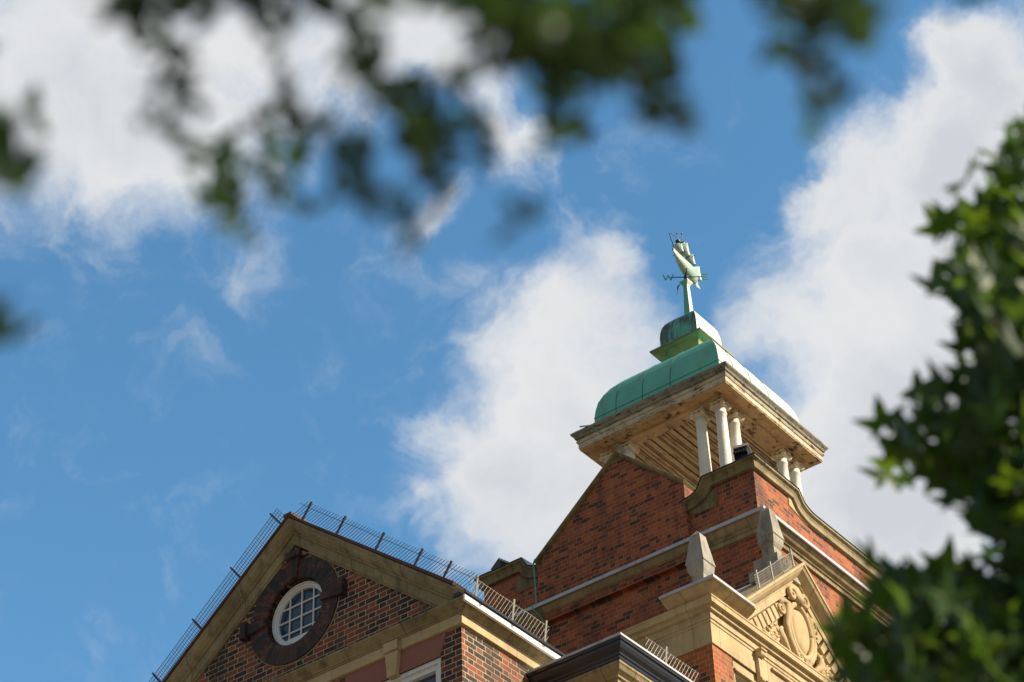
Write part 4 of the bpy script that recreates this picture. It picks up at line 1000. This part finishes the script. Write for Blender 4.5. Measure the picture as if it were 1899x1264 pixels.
guard('wire_guard', 'diamond mesh guard on the sunlit left slope of the carved pediment', qpt(1.13, -1, .15), qpt(.06, -1, .15), qn * .3 + Vector((0, 0, 1)), .20, .045, (.02, .98), (.06, .42, .98), (M_wire, M_brkL), diamond=True)
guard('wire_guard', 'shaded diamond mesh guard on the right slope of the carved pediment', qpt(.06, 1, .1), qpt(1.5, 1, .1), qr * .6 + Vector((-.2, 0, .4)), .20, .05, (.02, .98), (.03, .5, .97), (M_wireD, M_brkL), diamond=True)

# ------------------------------------------------------------------ foliage
def leaf_shape(kind, s, rn):
    if kind == 'star':
        pts = []
        lobes = [(-150, .55), (-75, .85), (0, 1.0), (75, .85), (150, .55)]
        lobes = [(90 + a_, l) for a_, l in ((-128, .55), (-62, .88), (0, 1.0), (62, .88), (128, .55))]
        out_ = [(0, -.05)]
        for i, (a_, l) in enumerate(lobes):
            if i: m_ = (lobes[i - 1][0] + a_) / 2; out_.append((.36 * math.cos(rad(m_)), .36 * math.sin(rad(m_))))
            for da, lr in ((-15, .60), (0, 1.), (15, .60)): out_.append((l * lr * math.cos(rad(a_ + da)), l * lr * math.sin(rad(a_ + da))))
        return [(x * s, y * s) for x, y in out_]
    return [(0, 0), (.22 * s, .3 * s), (.26 * s, .55 * s), (.12 * s, .85 * s), (0, 1.05 * s), (-.12 * s, .85 * s), (-.26 * s, .55 * s), (-.22 * s, .3 * s)]
class Crown:
    def __init__(s): s.v = []; s.f = []; s.a = []
    def leaf(s, p, size, kind, rn, droop=.5):
        pts = leaf_shape(kind, size, rn)
        q = Matrix.Rotation(rn.uniform(0, 2 * math.pi), 3, 'Z') @ Matrix.Rotation(rn.gauss(math.pi * droop, .55), 3, 'X') @ Matrix.Rotation(rn.uniform(-.7, .7), 3, 'Y')
        o = len(s.v); bend = rn.uniform(.1, .5) / size
        cx = sum(a for a, b_ in pts) / len(pts); cy = sum(b_ for a, b_ in pts) / len(pts)
        V = [Vector((cx, cy, 0))] + [Vector((x, y, -bend * (x * x) - bend * .6 * (y - cy) ** 2)) for x, y in pts]
        for w in V: s.v.append(p + q @ w)
        n = len(pts)
        for i in range(n): s.f.append((o, o + 1 + i, o + 1 + (i + 1) % n))
        a_ = rn.random(); s.a += [a_] * (n + 1)
    def build(s, name, mat, parent):
        me = bpy.data.meshes.new(name); me.from_pydata([tuple(p) for p in s.v], [], s.f); me.materials.append(mat)
        at = me.attributes.new('leaf', 'FLOAT', 'POINT'); at.data.foreach_set('value', s.a)
        o = bpy.data.objects.new(name, me); COL.objects.link(o); o.parent = parent; o.matrix_parent_inverse = Matrix.Translation(-Vector(parent['org'])); return o
def P(px, py, dist): return CAM + ray(px, py) * dist
rn = random.Random(11)
# --- tree at the right
tb = P(2350, 1250, 6.6); trunk_xy = (tb.x + .4, tb.y + .2)
tree = thing('maple_tree', 'green tree with star-shaped leaves filling the right side', 'tree', (trunk_xy[0], trunk_xy[1], 0))
D = 6.1
blobs = [  # px, py, r px, leaves
 (1920,260,45,34),(1905,330,50,34),(1890,420,80,60),(1800,395,38,26),(1760,430,30,12),(1755,340,16,3),(1800,470,45,30),(1850,520,70,60),(1790,545,38,20),
 (1840,600,60,50),(1900,620,90,70),(1780,600,28,12),(1860,700,60,50),(1910,760,80,70),(1760,750,35,18),(1700,770,42,24),(1660,790,24,9),(1745,810,50,32),(1810,790,60,42),
 (1700,840,38,20),(1690,885,26,10),(1760,880,50,28),(1850,870,70,50),(1800,940,32,16),(1860,960,50,40),(1910,960,70,60),(1900,1060,60,60),(1850,1090,45,26),
 (1640,1100,55,26),(1600,1130,50,30),(1560,1180,45,26),(1690,1110,50,34),(1740,1110,50,40),(1800,1130,60,60),(1870,1160,80,90),(1680,1190,80,80),(1780,1220,90,100),(1600,1210,60,55),(1880,1250,80,90),(1640,1260,80,80),(1560,1250,45,34),(1530,1140,22,3),(1545,1215,22,6),
 (1780,1300,100,80),(1650,1330,90,70),(1990,400,110,60),(1990,600,130,80),(2000,850,150,110),(1990,1100,150,110),(2150,600,200,110),(2180,950,220,140),(2000,1320,160,90),(2300,800,260,110)]
cr = Crown(); br = MB()
tx, ty = trunk_xy
spine = [Vector((tx, ty, 0)), Vector((tx + .05, ty, 1.5)), Vector((tx - .05, ty + .1, 3.0)), Vector((tx - .15, ty + .15, 4.4)), Vector((tx - .3, ty + .3, 6.0)), Vector((tx - .35, ty + .45, 7.2))]
for (x, y, r, n) in blobs:
    x += 22 if y < 1000 else 58; c0 = P(x, y + 8, D + rn.uniform(-.35, .45)); rm = r / FPX * D * 1.05
    for i in range(int(n * (.42 if x < 1850 else .66))):
        th = rn.uniform(0, 2 * math.pi); rr_ = rm * math.sqrt(rn.random()); dz = rn.gauss(0, .22)
        p = c0 + RIGHT * rr_ * math.cos(th) + UP * rr_ * math.sin(th) + FWD * dz
        cr.leaf(p, rn.uniform(.065, .115), 'star', rn, .62)
    # limb from trunk to the cluster
    if r > 34:
        k = min(range(2, 6), key=lambda q: abs(spine[q].z - (c0.z - .6))); a_ = spine[k]; mid = (a_ + c0) / 2 + Vector((0, 0, -.12 + rn.uniform(-.1, .1)))
        br.tube([a_, mid, c0], [.024, .012, .003], 6)
cr.build('crown', M_leaf, tree)
mb = MB(); mb.tube(spine, [.19, .16, .13, .10, .06, .02], 14); mb.build('trunk', M_bark, tree, smooth=True)
br.build('limbs', M_bark, tree)
# --- overhanging branch near the camera
t2 = (3.2, -1.4)
tree2 = thing('overhanging_tree', 'blurred tree whose drooping leafy branches hang across the top edge', 'tree', (t2[0], t2[1], 0))
D2 = 2.7
cr = Crown(); br = MB()
chains = [ # list of (px,py,r) chains with leaf density
 [(250,10,26),(270,70,26),(330,110,26),(330,180,26),(300,240,24)],
 [(240,20,30),(330,10,36),(430,5,30),(470,20,16)],
 [(570,0,20),(540,40,12),(520,80,10)],
 [(620,10,26),(660,60,24),(690,130,28),(740,180,28),(760,240,34),(800,290,34),(800,350,26)],
 [(640,110,22),(690,170,24),(650,200,18),(560,200,18),(530,190,12)],
 [(880,20,34),(900,90,22),(850,150,20),(890,230,20)],
 [(780,230,34),(850,240,24),(880,270,20)],
 [(920,10,50),(1010,40,60),(1100,40,62),(1180,60,58),(1010,100,52),(1080,130,50),(1160,130,40),(1210,170,34),(1260,220,26),(1290,245,14)],
 [(1040,170,34),(1050,220,24),(1085,250,16)],[(1020,200,26),(1020,270,13)],
 [(1200,20,60),(1260,30,40),(1240,110,26)],
 [(480,230,26),(490,300,28),(410,300,36),(410,370,36),(450,410,22),(460,440,14)],
 [(530,290,28),(540,350,28),(575,395,18)],[(660,310,28),(690,360,28),(740,400,20),(765,425,12)],
 [(600,250,24),(620,300,14)],[(975,400,11)],
 [(1440,5,30),(1500,20,38),(1570,20,40),(1600,60,28),(1500,80,30),(1490,120,24),(1525,170,22),(1525,210,14)],[(1600,80,18)],
 [(-20,270,40),(-5,300,40),(20,325,26)],[(-12,600,30),(-10,625,26)],[(50,215,12)],
 [(1790,-5,16)],[(700,20,24),(780,5,26)],
 [(900,-120,120),(1200,-100,130),(500,-120,110),(1500,-110,110),(150,-150,100),(-200,100,120),(-220,500,90),(800,-300,160)]]
hub = P(1150, -420, 3.2)
for ch in chains:
    dep = D2 + rn.uniform(-.3, .5)
    for (x, y, r) in ch:
        n = max(5, int((r / 26.) ** 2 * 12))
        c0 = P(x, y + 22, dep + rn.uniform(-.06, .06)); rm = r / FPX * dep
        for i in range(n):
            th = rn.uniform(0, 2 * math.pi); rr_ = rm * math.sqrt(rn.random())
            cr.leaf(c0 + RIGHT * rr_ * math.cos(th) + UP * (rr_ * math.sin(th) + .01) + FWD * rn.gauss(0, .06), rn.uniform(.024, .044), 'oval', rn, .8)
    pts = [P(x, y, dep) for x, y, r in ch][::-1]
    top = P(ch[0][0] + 20, -160, dep); pts = pts[:-1] + [pts[-1], top] if ch[0][1] > -10 else pts
    if ch[0][1] <= 60 and ch[0][2] < 100: tw = MB(); tw.tube(pts, [.0015] + [.003] * (len(pts) - 2) + [.005], 5); tw.build('twig', M_bark, tree2)
cr.build('crown', M_leaf2, tree2)
for x in (600, 1000, 1500): br = MB(); br.tube([P(x, -150, D2 + .1), (P(x, -150, D2) + hub) / 2 + Vector((0, 0, .05)), hub], [.006, .012, .02], 7); br.build('branch', M_bark, tree2)
mb = MB(); mb.tube([Vector((t2[0], t2[1], 0)), Vector((t2[0], t2[1], 2.2)), Vector((t2[0] - .3, t2[1] + .2, 4.0)), (Vector((t2[0] - .3, t2[1] + .2, 4.6)) + hub) / 2 + Vector((0, 0, .5)), hub], [.2, .17, .12, .06, .02], 12)
mb.build('trunk', M_bark, tree2, smooth=True)
